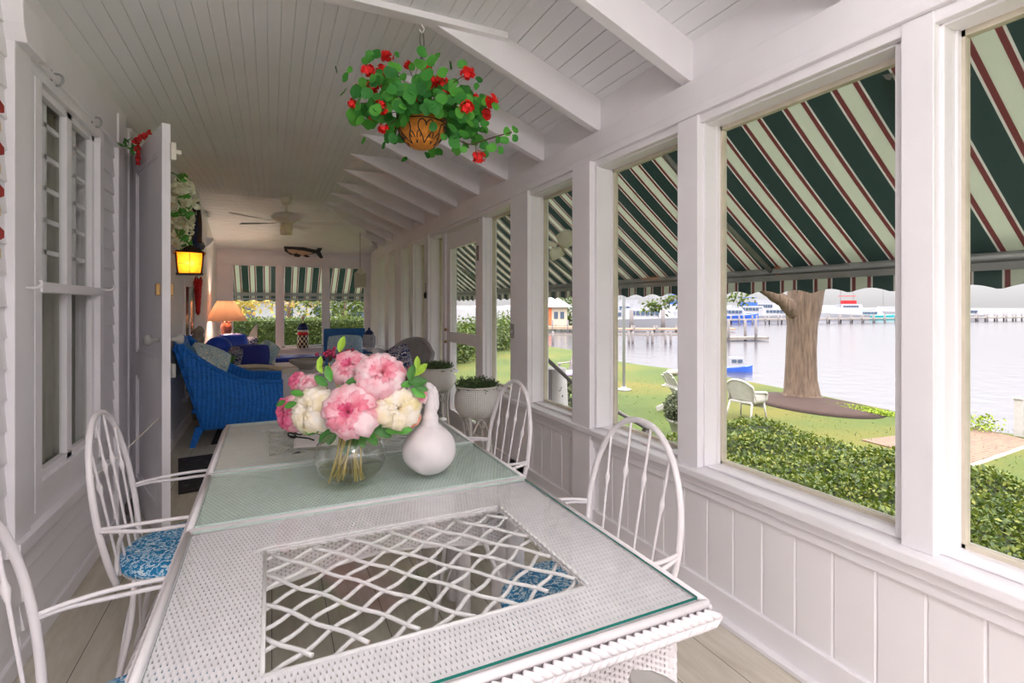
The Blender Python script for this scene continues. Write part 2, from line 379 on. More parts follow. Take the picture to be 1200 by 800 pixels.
def simple_key(n, c):
    M[n] = simple(n, c, 0.8, 0.3, 20); return n
def thing(name, label, cat, loc=(0, 0, 0), rz=0, group=None, kind=None):
    o = bpy.data.objects.new(name, None); COL.objects.link(o); o.location = loc; o.rotation_euler = (0, 0, rz); o.empty_display_size = 0.05
    return tag(o, label, cat, group, kind)
def struct(o): o['kind'] = 'structure'; return o
def copy_tree(o, parent=None):
    c = o.copy(); COL.objects.link(c); c.parent = parent
    for ch in [x for x in bpy.data.objects if x.parent == o]: copy_tree(ch, c)
    return c
def smooth_path(pts, n=6, closed=False):
    P = [Vector(p) for p in pts]; outp = []; m = len(P)
    rng_ = range(m) if closed else range(m-1)
    for i in rng_:
        p0 = P[i-1] if (closed or i > 0) else P[0]*2-P[1]; p1 = P[i]; p2 = P[(i+1) % m]; p3 = P[(i+2) % m] if (closed or i+2 < m) else P[-1]*2-P[-2]
        for k in range(n):
            t = k/n; outp.append(0.5*((2*p1)+(-p0+p2)*t+(2*p0-5*p1+4*p2-p3)*t*t+(-p0+3*p1-3*p2+p3)*t**3))
    if not closed: outp.append(P[-1])
    return outp
def leaves(name, pos, size, mat, parent=None, up=0.3, aspect=0.55, loc=None, jitter=0.35, nrm=None):
    """many small folded leaves in one mesh; pos: (n,3) array"""
    n = len(pos); pos = np.asarray(pos, float)
    d = rng.normal(size=(n, 3)); d /= np.linalg.norm(d, axis=1)[:, None]
    nn = rng.normal(size=(n, 3)); nn[:, 2] += up*3
    if nrm is not None: nn += nrm
    nn -= d*(nn*d).sum(1)[:, None]; nn /= np.linalg.norm(nn, axis=1)[:, None]
    b = np.cross(nn, d); s = size*(1+jitter*rng.uniform(-1, 1, n))[:, None]
    tip = pos+d*s; m1 = pos+d*s*0.5+b*s*aspect*0.5+nn*s*0.1; m2 = pos+d*s*0.5-b*s*aspect*0.5+nn*s*0.1
    V = np.stack([pos, m1, tip, m2], 1).reshape(-1, 3)
    me = bpy.data.meshes.new(name); me.vertices.add(4*n); me.vertices.foreach_set('co', V.ravel().astype(np.float32))
    me.loops.add(4*n); me.polygons.add(n); me.loops.foreach_set('vertex_index', np.arange(4*n, dtype=np.int32))
    me.polygons.foreach_set('loop_start', np.arange(0, 4*n, 4, dtype=np.int32)); me.update(calc_edges=True)
    me.materials.append(M[mat]); o = bpy.data.objects.new(name, me); COL.objects.link(o)
    if parent: o.parent = parent
    if loc: o.location = loc
    return o

# ================================================================ SETTING
XL, XR, YB, YF = -0.89, 1.83, 10.60, -0.9
FL0 = -1.3
MB().box(-1.1, 2.0, FL0, YB+0.1, -0.06, 0).build('floor', 'floor')['kind'] = 'structure'
# ---- flat beadboard ceiling: grooved boards running along the porch
def zleft(y): 
    t = min(1, max(0, (y-4.2)/3.6)); t = t*t*(3-2*t); return 2.64+0.29*t
def ceil_z(x, y):
    zl = zleft(y); t = (x-XL)/(0.2-XL); t = min(1, max(0, t)); return zl+(2.93-zl)*(t*(2-t))
def ceiling(y0, y1, name, x1=1.2):
    mb = MB(); xs = []; x = XL-0.05; k = 0
    while x < x1: xs += [(x, 0), (x+0.060, 0), (x+0.063, 0.005), (x+0.066, 0)]; x += 0.066
    ys = np.arange(y0, y1+0.01, (y1-y0)/14); vs = []; fs = []; n = len(xs)
    for y in ys:
        for a, g in xs: vs.append((a, y, ceil_z(a, y)+g))
    for i in range(len(ys)-1):
        for j in range(n-1): fs.append((i*n+j, i*n+j+1, (i+1)*n+j+1, (i+1)*n+j))
    return struct(mb.add(vs, fs).build(name, 'ceiling_paint', solid=0.004))
ceiling(2.66, 8.05, 'ceiling'); ceiling(FL0, 2.60, 'ceiling')
struct(MB().box(-1.0, 1.2, 2.60, 2.68, 2.895, 2.96).build('trim_1', 'paint', bevel=0.004))
# ---- sloping roof boards over the rafters (boards run along the porch)
def sheath(y0, y1):
    mb = MB(); n = 10; a0 = Vector((1.10, 0, 2.97)); a1 = Vector((1.98, 0, 2.63))
    for i in range(n):
        p = a0.lerp(a1, i/n); q = a0.lerp(a1, (i+0.95)/n); nz = 0.015
        mb.add([(p.x, y0, p.z), (q.x, y0, q.z), (q.x, y1, q.z), (p.x, y1, p.z), (p.x, y0, p.z+nz), (q.x, y0, q.z+nz), (q.x, y1, q.z+nz), (p.x, y1, p.z+nz)],
               [(0, 1, 2, 3), (4, 7, 6, 5), (0, 4, 5, 1), (1, 5, 6, 2), (2, 6, 7, 3), (3, 7, 4, 0)])
    mb.add([(1.1, y0, 2.99), (1.98, y0, 2.66), (1.98, y1, 2.66), (1.1, y1, 2.99)], [(0, 1, 2, 3)])
    return mb
struct(sheath(FL0, 8.3).build('ceiling_slope', 'ceiling_paint'))
ry = 2.674-0.75*4
i = 0
rafy = [2.674-0.77*k for k in (4, 3, 2, 1)]+[2.674, 3.40, 4.05, 4.72, 5.38, 6.03, 6.70, 7.36, 8.03]
for n_, y in enumerate(rafy):
    big = 0.03
    mb = MB().prism([(0.69, 2.94), (1.86, 2.475), (1.86, 2.70), (1.15, 2.975), (0.69, 2.98)], y-big, y+big, 'xz')
    struct(mb.build('trim_%d' % (n_+2), 'paint', bevel=0.003))
struct(MB().box(-1.7, 2.12, FL0, YB+0.12, 3.06, 3.12).box(1.98, 2.04, FL0, YB+0.12, 2.6, 3.1).box(-1.7, 2.12, YB+0.06, YB+0.12, 2.5, 3.1).box(-1.7, -1.62, FL0, YB+0.1, -0.1, 3.1).box(-1.7, -0.95, FL0, FL0+0.05, -0.1, 3.1).build('wall_house_shell', 'wall_paint'))
# ---- hipped far end: boards across, shortened rafters, hip rafter
mb = MB(); n = 22
A0, A1 = Vector((-0.95, 8.05, 2.93)), Vector((1.12, 8.05, 2.93)); B0, B1 = Vector((-1.0, 10.62, 2.42)), Vector((1.98, 10.62, 2.42))
for i in range(n):
    p0, q0 = A0.lerp(B0, i/n), A1.lerp(B1, i/n); p1, q1 = A0.lerp(B0, (i+0.93)/n), A1.lerp(B1, (i+0.93)/n); u = Vector((0, 0, 0.012))
    mb.add([p0, q0, q1, p1, p0+u, q0+u, q1+u, p1+u], [(0, 3, 2, 1), (4, 5, 6, 7), (0, 1, 5, 4), (1, 2, 6, 5), (2, 3, 7, 6), (3, 0, 4, 7)])
mb.add([A0+u, A1+u, B1+u, B0+u], [(0, 1, 2, 3)])
struct(mb.build('ceiling_hip', 'ceiling_paint'))
struct(MB().add([(1.1, 8.05, 2.98), (1.98, 8.05, 2.63), (1.98, 10.62, 2.63), (1.98, 10.62, 2.5)], [(0, 1, 2), (0, 2, 3)]).build('ceiling_slope_end', 'ceiling_paint', solid=0.01))
for n_, (y, x0) in enumerate([(8.70, 0.95), (9.38, 1.25), (10.05, 1.52)]):
    z0 = 2.94-(x0-0.69)*0.397
    struct(MB().prism([(x0, z0), (1.86, 2.475), (1.86, 2.62), (x0, z0+0.08)], y-0.022, y+0.022, 'xz').build('trim_%d' % (16+n_), 'paint'))
struct(MB().tube([(0.69, 8.03, 2.93), (1.86, 10.58, 2.46)], 0.035, 4).build('trim_20', 'paint'))
# ---- right wall: panelled base, sill, header beam, posts
grooves = [0.886-0.146*k for k in range(14, 0, -1)] + [0.886+0.146*k for k in range(0, 70)]
grooves = [g for g in grooves if FL0 < g < YB]
def panel_wall(y0, y1, x=XR, z0=0.0, z1=0.57):
    mb = MB(); ys = [y0]; 
    for g in grooves:
        if y0+0.02 < g < y1-0.02: ys += [g-0.006, g, g+0.006]
    ys.append(y1); n = len(ys); vs = []
    for y in ys:
        d = 0.006 if any(abs(y-g) < 1e-6 for g in grooves) and y not in (y0, y1) else 0
        vs += [(x+d, y, z0), (x+d, y, z1)]
    mb.add(vs, [(2*i, 2*i+1, 2*i+3, 2*i+2) for i in range(n-1)])
    mb.box(x+0.01, x+0.16, y0, y1, z0, z1); return mb
DY0, DY1 = 4.74, 5.80
struct(panel_wall(FL0, DY0).build('wall_right', 'wall_paint')); struct(panel_wall(DY1, YB).build('wall_right_far', 'wall_paint'))
def rail(y0, y1, tagn):
    mb = MB().box(XR-0.018, XR+0.02, y0, y1, 0.0, 0.13).box(XR-0.05, XR, y0, y1, 0.0, 0.022)
    struct(mb.build('baseboard_right_%d' % tagn, 'paint', bevel=0.004))
    mb = MB().box(1.775, 2.02, y0, y1, 0.600, 0.635).box(1.80, 1.86, y0, y1, 0.560, 0.600).box(1.815, 1.85, y0, y1, 0.515, 0.56)
    mb.box(1.86, 2.02, y0, y1, 0.635, 0.647)
    struct(mb.build('trim_sill_%d' % tagn, 'paint', bevel=0.006))
rail(FL0, DY0, 1); rail(DY1, YB, 2)
mb = MB().box(1.86, 2.02, FL0, YB, 2.255, 2.75).box(1.815, 1.865, FL0, YB, 2.33, 2.475).box(1.805, 1.865, FL0, YB, 2.30, 2.345).box(1.85, 1.90, FL0, YB, 2.475, 2.69).box(1.83, 1.96, FL0, YB, 2.262, 2.31)
struct(mb.build('trim_header_beam', 'paint', bevel=0.004))
opens = [(-0.25, 0.860), (0.985, 1.805), (1.972, 2.655), (2.90, 3.566), (3.93, 4.60), (5.93, 6.34), (6.55, 7.15), (7.35, 7.85), (8.30, 8.80), (9.15, 9.75)]
posts = [(-0.45, -0.25, 1.80), (0.860, 0.985, 1.825), (1.805, 1.972, 1.815), (2.655, 2.90, 1.79), (3.566, 3.93, 1.812), (4.60, 4.74, 1.85), (5.80, 5.93, 1.85), (6.34, 6.55, 1.80), (7.15, 7.35, 1.81), (7.85, 8.30, 1.80), (8.80, 9.15, 1.81), (9.75, 10.60, 1.81)]
for n_, (a, b, x) in enumerate(posts):
    mb = MB()
    zb = 0.0 if b-a > 0.2 else 0.635
    if n_ in (3,): mb.box(x, 2.0, a+0.02, b-0.02, 0, 2.30)
    else: mb.box(x, 2.0, a+0.005, b-0.03 if b-a < 0.2 else b-0.04, zb, 2.30)
    mb.box(1.90, 1.99, a-0.0, b+0.0, 0.645, 2.26)
    mb.box(x+0.035, 1.97, a-0.006, b+0.006, 0.64, 2.27)
    struct(mb.build('trim_post_%d' % (n_+1), 'paint', bevel=0.003))
for n_, (a, b) in enumerate(opens):
    mb = MB()
    for (p, q, z0, z1) in [(a-0.012, a+0.022, 0.64, 2.29), (b-0.022, b+0.012, 0.64, 2.29), (a, b, 0.64, 0.66), (a, b, 2.235, 2.29)]:
        mb.box(1.945, 1.975, p, q, z0, z1)
    fr = struct(mb.build('window_%d' % (n_+1), 'screen_frame'))
    fr2 = MB().box(1.925, 1.948, a-0.01, a+0.012, 0.64, 2.29).box(1.925, 1.948, b-0.012, b+0.01, 0.64, 2.29).build('window_bead', 'paint', fr)
    MB().box(1.958, 1.961, a+0.01, b-0.01, 0.65, 2.25).build('window_pane', 'pane', fr)
# ---- far wall with three windows
wx = [(-0.66, 0.10), (0.19, 0.92), (1.01, 1.72)]
mb = MB().box(-1.05, 2.0, YB, YB+0.12, 0, 0.60).box(-1.05, 2.0, YB, YB+0.12, 2.17, 2.55).box(-1.05, wx[0][0], YB, YB+0.12, 0.6, 2.17).box(wx[0][1], wx[1][0], YB, YB+0.12, 0.6, 2.17).box(wx[1][1], wx[2][0], YB, YB+0.12, 0.6, 2.17).box(wx[2][1], 2.0, YB, YB+0.12, 0.6, 2.17)
struct(mb.build('wall_back', 'wall_paint'))
mb = MB().box(-1.0, 1.83, YB-0.03, YB, 2.32, 2.36).box(-1.0, 1.83, YB-0.015, YB, 2.17, 2.32).box(-1.0, 1.83, YB-0.10, YB, 0.565, 0.60)
struct(mb.build('trim_back_rail', 'paint', bevel=0.003))
for n_, (a, b) in enumerate(wx):
    mb = MB()
    for (p, q, z0, z1) in [(a, a+0.03, 0.6, 2.17), (b-0.03, b, 0.6, 2.17), (a, b, 0.6, 0.64), (a, b, 2.14, 2.17)]: mb.box(p, q, YB+0.01, YB+0.05, z0, z1)
    fr = struct(mb.build('window_%d' % (11+n_), 'paint')); MB().box(a+0.02, b-0.02, YB+0.03, YB+0.033, 0.62, 2.15).build('window_pane', 'pane', fr)
mb = MB().box(-1.05, 2.0, FL0-.1, FL0, 0, 0.62).box(-1.05, 2.0, FL0-.1, FL0, 2.15, 3.1).box(-1.05, -.8, FL0-.1, FL0, .6, 2.2).box(.45, .55, FL0-.1, FL0, .6, 2.2).box(1.75, 2.0, FL0-.1, FL0, .6, 2.2)  # unseen end wall, added to limit the daylight from behind the camera
struct(mb.build('wall_near_added', 'wall_paint'))
# ---- left wall (the house): clapboard siding, casement window, doorway
def siding(y0, y1, z0, z1, name, x=XL, lip=0.009):
    mb = MB(); z = 0.13-0.115*4
    while z < z1:
        a, b = max(z, z0), min(z+0.115, z1)
        if b > a+0.005:
            mb.prism([(x+lip, a+0.004), (x+lip, a+0.001), (x-0.008, a-0.003), (x-0.10, a), (x-0.10, b), (x-0.001, b)][::-1], y0, y1, 'xz')
        z += 0.115
    return struct(mb.build(name, 'wall_paint'))
WY0, WY1, WZ0, WZ1 = 2.62, 3.62, 0.55, 2.40
siding(FL0, WY0, 0.0, 2.66, 'wall_left'); siding(WY0, WY1, 0.0, WZ0, 'wall_left_below_window', lip=0.018); siding(WY1, 4.0, 0.0, 2.66, 'wall_left_by_door')
siding(WY0, WY1, WZ1, 2.66, 'wall_left_above_window')
struct(MB().box(XL-0.01, XL+0.022, FL0, WY0+1.35, 0, 0.075).build('baseboard_left', 'paint', bevel=0.004))
struct(MB().box(XL-0.01, XL+0.02, WY0-0.0, 4.15, 2.40, 2.66).box(XL-0.01, XL+0.035, WY0, 4.15, 2.385, 2.41).build('trim_frieze_left', 'paint', bevel=0.003))
# capital of the pilaster beside the window
mb = MB().prism([(2.50, 2.38), (2.68, 2.38), (2.68, 2.41), (2.70, 2.44), (2.72, 2.48), (2.73, 2.53), (2.46, 2.53), (2.47, 2.44)], XL, XL+0.065, 'yz')
struct(mb.build('trim_capital_left', 'paint', bevel=0.004))
mb = MB().box(XL, XL+0.03, 2.50, 2.64, 0.47, 2.46)
for g in (2.67, 2.75): mb.box(XL, XL+0.018, g-0.03, g+0.04, WZ0, WZ1)
mb.box(XL-0.02, XL+0.022, 3.58, 3.65, WZ0, WZ1).box(XL-0.02, XL+0.02, 2.64, 3.64, WZ1-0.06, WZ1).box(XL-0.02, XL+0.05, 2.49, 3.66, 0.465, 0.515).box(XL-0.02, XL+0.015, 2.64, 3.6, 0.515, 0.66)
struct(mb.build('trim_window_casing_left', 'paint', bevel=0.003))
# inner dark room behind the window
def lwin():
    x = XL-0.005
    fr = MB()
    y0, y1, z0, z1 = 2.80, 3.58, 0.64, 2.36; ym = 3.19
    for (a, b, c, d) in [(y0, y0+0.035, z0, z1), (y1-0.045, y1, z0, z1), (ym-0.035, ym+0.035, z0-0.02, z1+0.02), (y0, y1, z0, z0+0.05), (y0, y1, z1-0.05, z1)]: fr.box(x-0.03, x, a, b, c, d)
    for (a, b, c, d) in [(2.60, y0+0.01, 0.50, 2.42), (y1-0.01, 3.66, 0.50, 2.42), (2.62, 3.64, 0.50, z0+0.01), (2.62, 3.64, z1-0.01, 2.42)]: fr.box(x-0.05, x-0.004, a, b, c, d)
    o = struct(fr.build('window_20', 'paint', bevel=0.003))
    mt = MB()
    for (a, b) in [(y0+0.035, ym-0.035), (ym+0.035, y1-0.045)]:
        mt.box(x-0.045, x-0.03, (a+b)/2-0.012, (a+b)/2+0.012, 1.50, z1)
        for k in range(1, 6): zz = 1.50+(z1-1.50)*k/6; mt.box(x-0.045, x-0.03, a, b, zz-0.01, zz+0.01)
    mt.build('window_muntins', 'paint', o)
    MB().box(x-0.03, x+0.03, y0-0.03, y1+0.03, 1.455, 1.50).build('window_meeting_rail', 'paint', o, bevel=0.004)
    MB().box(x-0.022, x-0.020, y0+0.03, y1-0.03, z0+0.02, z1-0.02).build('window_pane', 'pane', o)
    # net curtains hanging inside
    def cur(u, v):
        yy = y0+u*(y1-y0); return (x-0.12+0.02*math.sin(u*60)+0.008*math.sin(u*133), yy, z0+v*(z1-z0))
    MB().grid(cur, 90, 2).build('window_curtain', simple('sheer_curtain', (176, 174, 160), 0.9), o)
    MB().box(x-0.5, x-0.45, y0-0.3, y1+0.3, 0, 2.6).box(x-0.5, x-0.10, y0-0.30, y0-0.25, 0, 2.6).box(x-0.5, x-0.10, y1+0.05, y1+0.1, 0, 2.6).build('window_reveal', simple('room_wall_inside', (150, 148, 138), 0.9), o)
lwin()
# window latches on the meeting rail
for (yy, zz, lab) in [(2.60, 1.47, 'left end'), (3.62, 1.49, 'right end')]:
    o = MB().tube(smooth_path([(0.0, 0, 0), (0.04, 0, 0.0), (0.055, 0, 0.015), (0.05, 0, 0.03)]), 0.006).build('shutter_hook', 'iron_white', loc=(XL+0.02, yy, zz))
    tag(o, 'white hook at the %s of the house window rail' % lab, 'hook', 'shutter hooks')
for (px, py, lab) in [(63, 92, 'nearer the camera above the left window'), (110, 142, 'further along above the left window')]:
    r_ = pt(px, py, 1); t = (XL+0.03)/r_.x; yy = r_.y*t; zz = 1.4+(r_.z-1.4)*t
    o = MB().tube(smooth_path([(0, 0, 0.02), (0.03, 0, 0.02), (0.04, 0, 0), (0.03, 0, -0.025), (0.015, 0, -0.03)]), 0.005).box(-0.006, 0.002, -0.008, 0.008, -0.01, 0.035).build('metal_hook', 'steel', loc=(XL+0.022, yy, zz))
    tag(o, 'dark metal hook on the frieze board, %s' % lab, 'hook', 'metal hooks above the window')
# ---- doorway in the left wall
DXH, DYH = -0.87, 4.44
mb = MB().box(XL-0.12, XL+0.03, 3.93, 4.06, 0, 2.60).box(XL-0.12, XL+0.012, 4.06, 4.16, 0, 2.60).box(XL-0.14, XL-0.01, 4.16, 4.34, 0, 2.62).box(XL-0.2, XL, 4.34, 4.44, 0, 2.62)
struct(mb.build('trim_corner_board', 'paint', bevel=0.004))
struct(MB().box(XL-0.15, XL+0.06, 4.05, 5.3, 0.0, 0.05).build('trim_threshold', 'greyrail'))
mb = MB().box(XL-0.12, XL, 5.35, YB, 0, 2.95).box(XL-0.12, XL, 4.40, 5.35, 2.45, 2.95); struct(mb.build('wall_left_far', 'wall_paint'))
struct(MB().box(XL-0.6, XL-0.55, 4.3, 5.45, 0, 2.6).build('wall_hall_inside', 'wall_paint'))
struct(MB().box(XL, XL+0.02, 5.35, 5.47, 0, 2.5).box(XL, XL+0.02, 6.7, 6.78, 0.35, 1.62).box(XL, XL+0.02, 7.55, 7.63, 0.35, 1.62).box(XL, XL+0.02, 6.7, 7.63, 1.62, 1.70).box(XL, XL+0.05, 6.66, 7.66, 0.33, 0.37).build('trim_far_window_casing', 'paint', bevel=0.003))
o = struct(MB().box(XL, XL+0.015, 6.78, 7.55, 0.37, 0.41).box(XL, XL+0.015, 7.14, 7.19, 0.37, 1.62).box(XL, XL+0.012, 6.78, 7.55, 0.98, 1.02).build('window_21', 'paint'))
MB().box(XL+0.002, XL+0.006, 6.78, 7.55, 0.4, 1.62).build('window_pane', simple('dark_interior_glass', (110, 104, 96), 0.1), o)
struct(MB().box(XL, XL+0.02, 4.5, YB, 0, 0.12).build('baseboard_left_far', 'paint'))
struct(MB().prism([(XL, 2.42), (XL+0.10, 2.42), (XL+0.09, 2.37), (XL+0.04, 2.31), (XL, 2.27)], 8.9, 9.1, 'xz').build('trim_corbel', 'paint'))
# ---- open white panel door (hinged on the left wall)
fx, fy = -0.553, 3.55
L = math.hypot(fx-DXH, fy-DYH); ang = math.atan2(fy-DYH, fx-DXH)
door = bpy.data.objects.new('door_1', None); COL.objects.link(door); door.location = (DXH, DYH, 0); door.rotation_euler = (0, 0, ang); door['kind'] = 'structure'
mb = MB(); T = 0.022; H = 2.46
st = 0.12
for (a, b, c, d) in [(0, st, 0.02, H), (L-st, L, 0.02, H), (st, L-st, 0.02, 0.22), (st, L-st, H-0.14, H), (st, L-st, 0.92, 1.08)]: mb.box(a, b, -T, T, c, d)
mb.build('door_frame', 'paint', door, bevel=0.003)
mb = MB()
for (c, d) in [(0.22, 0.92), (1.08, H-0.14)]:
    mb.box(st-0.005, L-st+0.005, -0.008, 0.008, c, d)
    for sgn in (-1, 1):
        for (a, b, e, f) in [(st, st+0.02, c, d), (L-st-0.02, L-st, c, d), (st, L-st, c, c+0.02), (st, L-st, d-0.02, d)]: mb.box(a, b, min(0, sgn*0.014), max(0, sgn*0.014), e, f)
mb.build('door_panel', 'paint', door, bevel=0.002)
# diagonal brace panel in the lower part, porcelain knobs and latches
MB().lathe([(0.0, 0), (0.012, 0.002), (0.010, 0.02), (0.012, 0.03), (0.028, 0.045), (0.033, 0.06), (0.026, 0.075), (0.0, 0.08)], 20).xf(Matrix.Rotation(R(90), 4, 'X')).xf(Matrix.Translation((L-0.06, -T, 1.20))).build('door_knob', 'white_plastic', door)
MB().lathe([(0.0, 0), (0.012, 0.002), (0.010, 0.02), (0.012, 0.03), (0.028, 0.045), (0.033, 0.06), (0.026, 0.075), (0.0, 0.08)], 20).xf(Matrix.Rotation(R(-90), 4, 'X')).xf(Matrix.Translation((L-0.06, T, 1.20))).build('door_knob', 'white_plastic', door)
for zz in (2.30,): MB().box(L-0.01, L+0.03, T-0.004, T+0.022, zz-0.05, zz+0.05).box(L+0.0, L+0.02, T+0.018, T+0.05, zz-0.012, zz+0.012).build('door_latch', 'cream', door, bevel=0.003)
for sgn in (-1, 1): MB().box(L-0.07, L-0.035, min(sgn*T, sgn*(T+0.022)), max(sgn*T, sgn*(T+0.022)), 1.46, 1.53).build('door_bolt', 'brass', door, bevel=0.004)
MB().box(L-0.02, L+0.03, T, T+0.02, 0.98, 1.06).build('door_bolt', 'white_plastic', door, bevel=0.003)
# ---- screened door in the right wall
sd = bpy.data.objects.new('door_2', None); COL.objects.link(sd); sd.location = (1.875, DY0, 0); sd['kind'] = 'structure'
W_ = DY1-DY0
mb = MB()
for (a, b, c, d) in [(0, 0.12, 0.02, 2.24), (W_-0.12, W_, 0.02, 2.24), (0.12, W_-0.12, 0.02, 0.2), (0.12, W_-0.12, 2.05, 2.24), (0.12, W_-0.12, 0.98, 1.10)]: mb.box(0, 0.04, a, b, c, d)
mb.build('door_frame', 'paint', sd, bevel=0.003)
MB().box(0.018, 0.021, 0.11, W_-0.11, 0.2, 2.06).build('door_glass', 'pane', sd)
MB().box(-0.02, 0.0, 0.02, 0.05, 1.85, 2.0).build('door_hinge', 'steel', sd)
MB().ball((-0.03, W_-0.05, 1.12), 0.018).ball((-0.03, W_-0.05, 0.98), 0.018).build('door_handle', 'brass', sd)

# ================================================================ OUTSIDE
GZ = -1.0; WZ = -1.8
shore = [(14.0, 60), (15.2, 27), (13.9, 18.4), (14.3, 14.3), (13.9, 11.1), (13.5, 8.5), (13.0, 6.5), (12.65, 5.5), (12.9, 4.6), (13.2, 2), (13.0, -15)]
mb = MB(); sp_ = smooth_path([(x, y, GZ) for x, y in shore], 5); n = len(sp_)
vs = []
for p in sp_: vs += [(-40, p.y, GZ), (2.2, p.y, GZ), (p.x-0.8, p.y, GZ), (p.x, p.y, GZ-0.06), (p.x+0.5, p.y, WZ-0.3)]
mb.add(vs, [(5*i+k, 5*i+k+1, 5*i+k+6, 5*i+k+5) for i in range(n-1) for k in range(4)])
lawn = struct(mb.build('ground_lawn', 'grass'))
struct(MB().add([(-300, -200, WZ-0.02), (900, -200, WZ-0.02), (900, 1500, WZ-0.02), (-300, 1500, WZ-0.02)], [(0, 1, 2, 3)]).build('ground_water', 'water'))
struct(MB().box(-40, 14.2, 34, 80, -1.6, -0.98).build('ground_lawn_far', 'grass'))
# grass blades tufts
gp = []
for k in range(5000):
    d = random.uniform(5.5, 17); px = random.uniform(690, 1215); p = onz(px, 358+600*2.4/d, GZ)
    if p.x < 13.0 and p.x > 5: gp.append((p.x, p.y, GZ))
g_ = leaves('grass_blades', gp, 0.05, 'hedge_leaf', up=-0.3, aspect=0.25); tag(g_, 'short green grass blades growing across the waterside lawn', 'grass', kind='stuff')
# mulch ring with chartreuse ground cover
def disc(name, c, rx, ry, z, mat, rz=0, hump=0.05, seg=40):
    mb = MB(); prof = [(1e-6, hump), (0.4, hump*0.9), (0.75, hump*0.6), (1.0, 0)]
    mb.lathe([(r, z_) for r, z_ in reversed(prof)], seg, (0, 0, 0), rx, ry); o = mb.build(name, mat, loc=(c[0], c[1], z)); o.rotation_euler[2] = rz; return o
tag(disc('mulch_bed', (11.9, 8.25), 1.15, 1.75, GZ+0.005, 'asphalt', R(-10), 0.07), 'dark mulch bed around the foot of the waterside tree', 'mulch bed')
yc = [(12.2+0.30*math.cos(t)*r_, 7.25+0.75*math.sin(t)*r_, GZ+0.03) for t, r_ in [(random.uniform(0, 6.28), math.sqrt(random.random())) for _ in range(2500)]]
o = leaves('ground_cover', yc, 0.05, simple_key('groundcover_leaf', (120, 140, 34)), up=0.5); tag(o, 'bright yellow green ground cover on the near edge of the mulch bed', 'ground cover', kind='stuff')
# tree
tb = Vector((12.55, 8.9, 0))
tr = thing('tree', 'thick bare trunked tree with a side limb standing in the mulch by the water', 'tree', (tb.x, tb.y, GZ))
tp = [(0, 0, 0, .50), (0, 0, 0.12, .43), (0, 0, 0.5, .38), (0.02, 0, 1.2, .355), (0.06, 0, 1.9, .35), (0.10, 0, 2.3, .41), (0.14, -.02, 2.7, .41), (0.25, -.05, 3.4, .43), (0.4, -0.1, 5.2, .36), (0.5, -.1, 7.5, .22)]
vs = []; seg = 22
mbt = MB()
for (x, y, z, r) in tp:
    for k in range(seg):
        a = 2*math.pi*k/seg; rr = r*(1+0.07*math.sin(3*a+z)+0.04*math.sin(7*a)+(0.12*max(0, 0.5-z)*math.sin(5*a))); vs.append((x+rr*math.cos(a), y+rr*math.sin(a), z))
mbt.add(vs, [(i*seg+k, i*seg+(k+1) % seg, (i+1)*seg+(k+1) % seg, (i+1)*seg+k) for i in range(len(tp)-1) for k in range(seg)], True)
mbt.build('trunk', 'bark', tr)
lv = Vector((-C_, S_, 0))
bp = [lv*0.1+Vector((0, 0, 2.15)), lv*0.45+Vector((0, 0, 2.5)), lv*0.8+Vector((0, 0, 2.72)), lv*1.1+Vector((0, 0, 2.95)), lv*1.5+Vector((0, 0, 3.5)), lv*2.2+Vector((0, 0, 4.6))]
MB().tube(smooth_path(bp, 4), [0.20]*4+[0.17]*4+[0.14]*4+[0.12]*4+[0.10]*5, 12).build('branch', 'bark', tr)
lp = []
for (px, py, r_, nn_) in [(768, 360, .22, 130), (785, 352, .25, 110), (865, 350, .25, 90), (815, 346, .2, 60)]:
    c_ = pt(px, py, 12.8)-Vector((tb.x, tb.y, GZ))
    for _ in range(nn_): lp.append(c_+Vector((random.gauss(0, r_*.55), random.gauss(0, r_*.55), random.gauss(0, r_*.3))))
for _ in range(5000):
    v = Vector((random.gauss(0, 1), random.gauss(0, 1), random.gauss(0, 1))).normalized()*random.uniform(0.6, 1); lp.append(Vector((0.3+v.x*3.2, v.y*3.2, 8.0+v.z*2.6)))
leaves('foliage', lp, 0.11, 'privet_leaf', tr)
MB().tube(smooth_path([bp[4], bp[4]+lv*1.0+Vector((0, 0, 0.1)), pt(790, 350, 12.8)-Vector((tb.x, tb.y, GZ)), pt(765, 360, 12.8)-Vector((tb.x, tb.y, GZ))], 4), 0.02, 6).build('branch', 'bark', tr)
# low hedge under the windows
def hz(x, y): return -0.33+0.05*math.sin(2.1*x+1)+0.05*math.sin(2.7*y)+0.05*math.sin(1.3*x*y)
def hedge_top(u, v):
    x = 2.15+u*5.2; y = -1.2+v*7.4
    e = min(u*10, (1-u)*5, (1-v)*7, v*10, 1); e = max(0, e)**0.5
    return (x, y, GZ+(hz(x, y)-GZ-0.06)*e)
hd = thing('low_hedge', 'broad low clipped green hedge growing below the porch windows', 'hedge', (4.4, 2.25, GZ))
g0 = MB().grid(hedge_top, 60, 80); g0.xf(Matrix.Translation((-4.4, -2.25, -GZ))).build('hedge_mass', simple('hedge_twigs', (52, 62, 34), 0.95, 0.3, 20, 0.03), hd)
hp = []
cnt = 105000
while len(hp) < cnt:
    u, v = random.random(), random.random()
    x, y, z = hedge_top(u, v); d = x*S_+y*C_
    if d < 1.5: continue
    if random.random() > min(1, (4.5/d)**1.0): continue
    cl = 0.5+0.5*math.sin(9*x+3*math.sin(5*y))*math.sin(8*y+2*math.sin(4*x))
    hp.append((x-4.4, y-2.25, z-GZ+random.uniform(-0.03, 0.07)+0.05*cl))
leaves('hedge_leaves', hp, 0.048, 'hedge_leaf', hd, up=0.35)
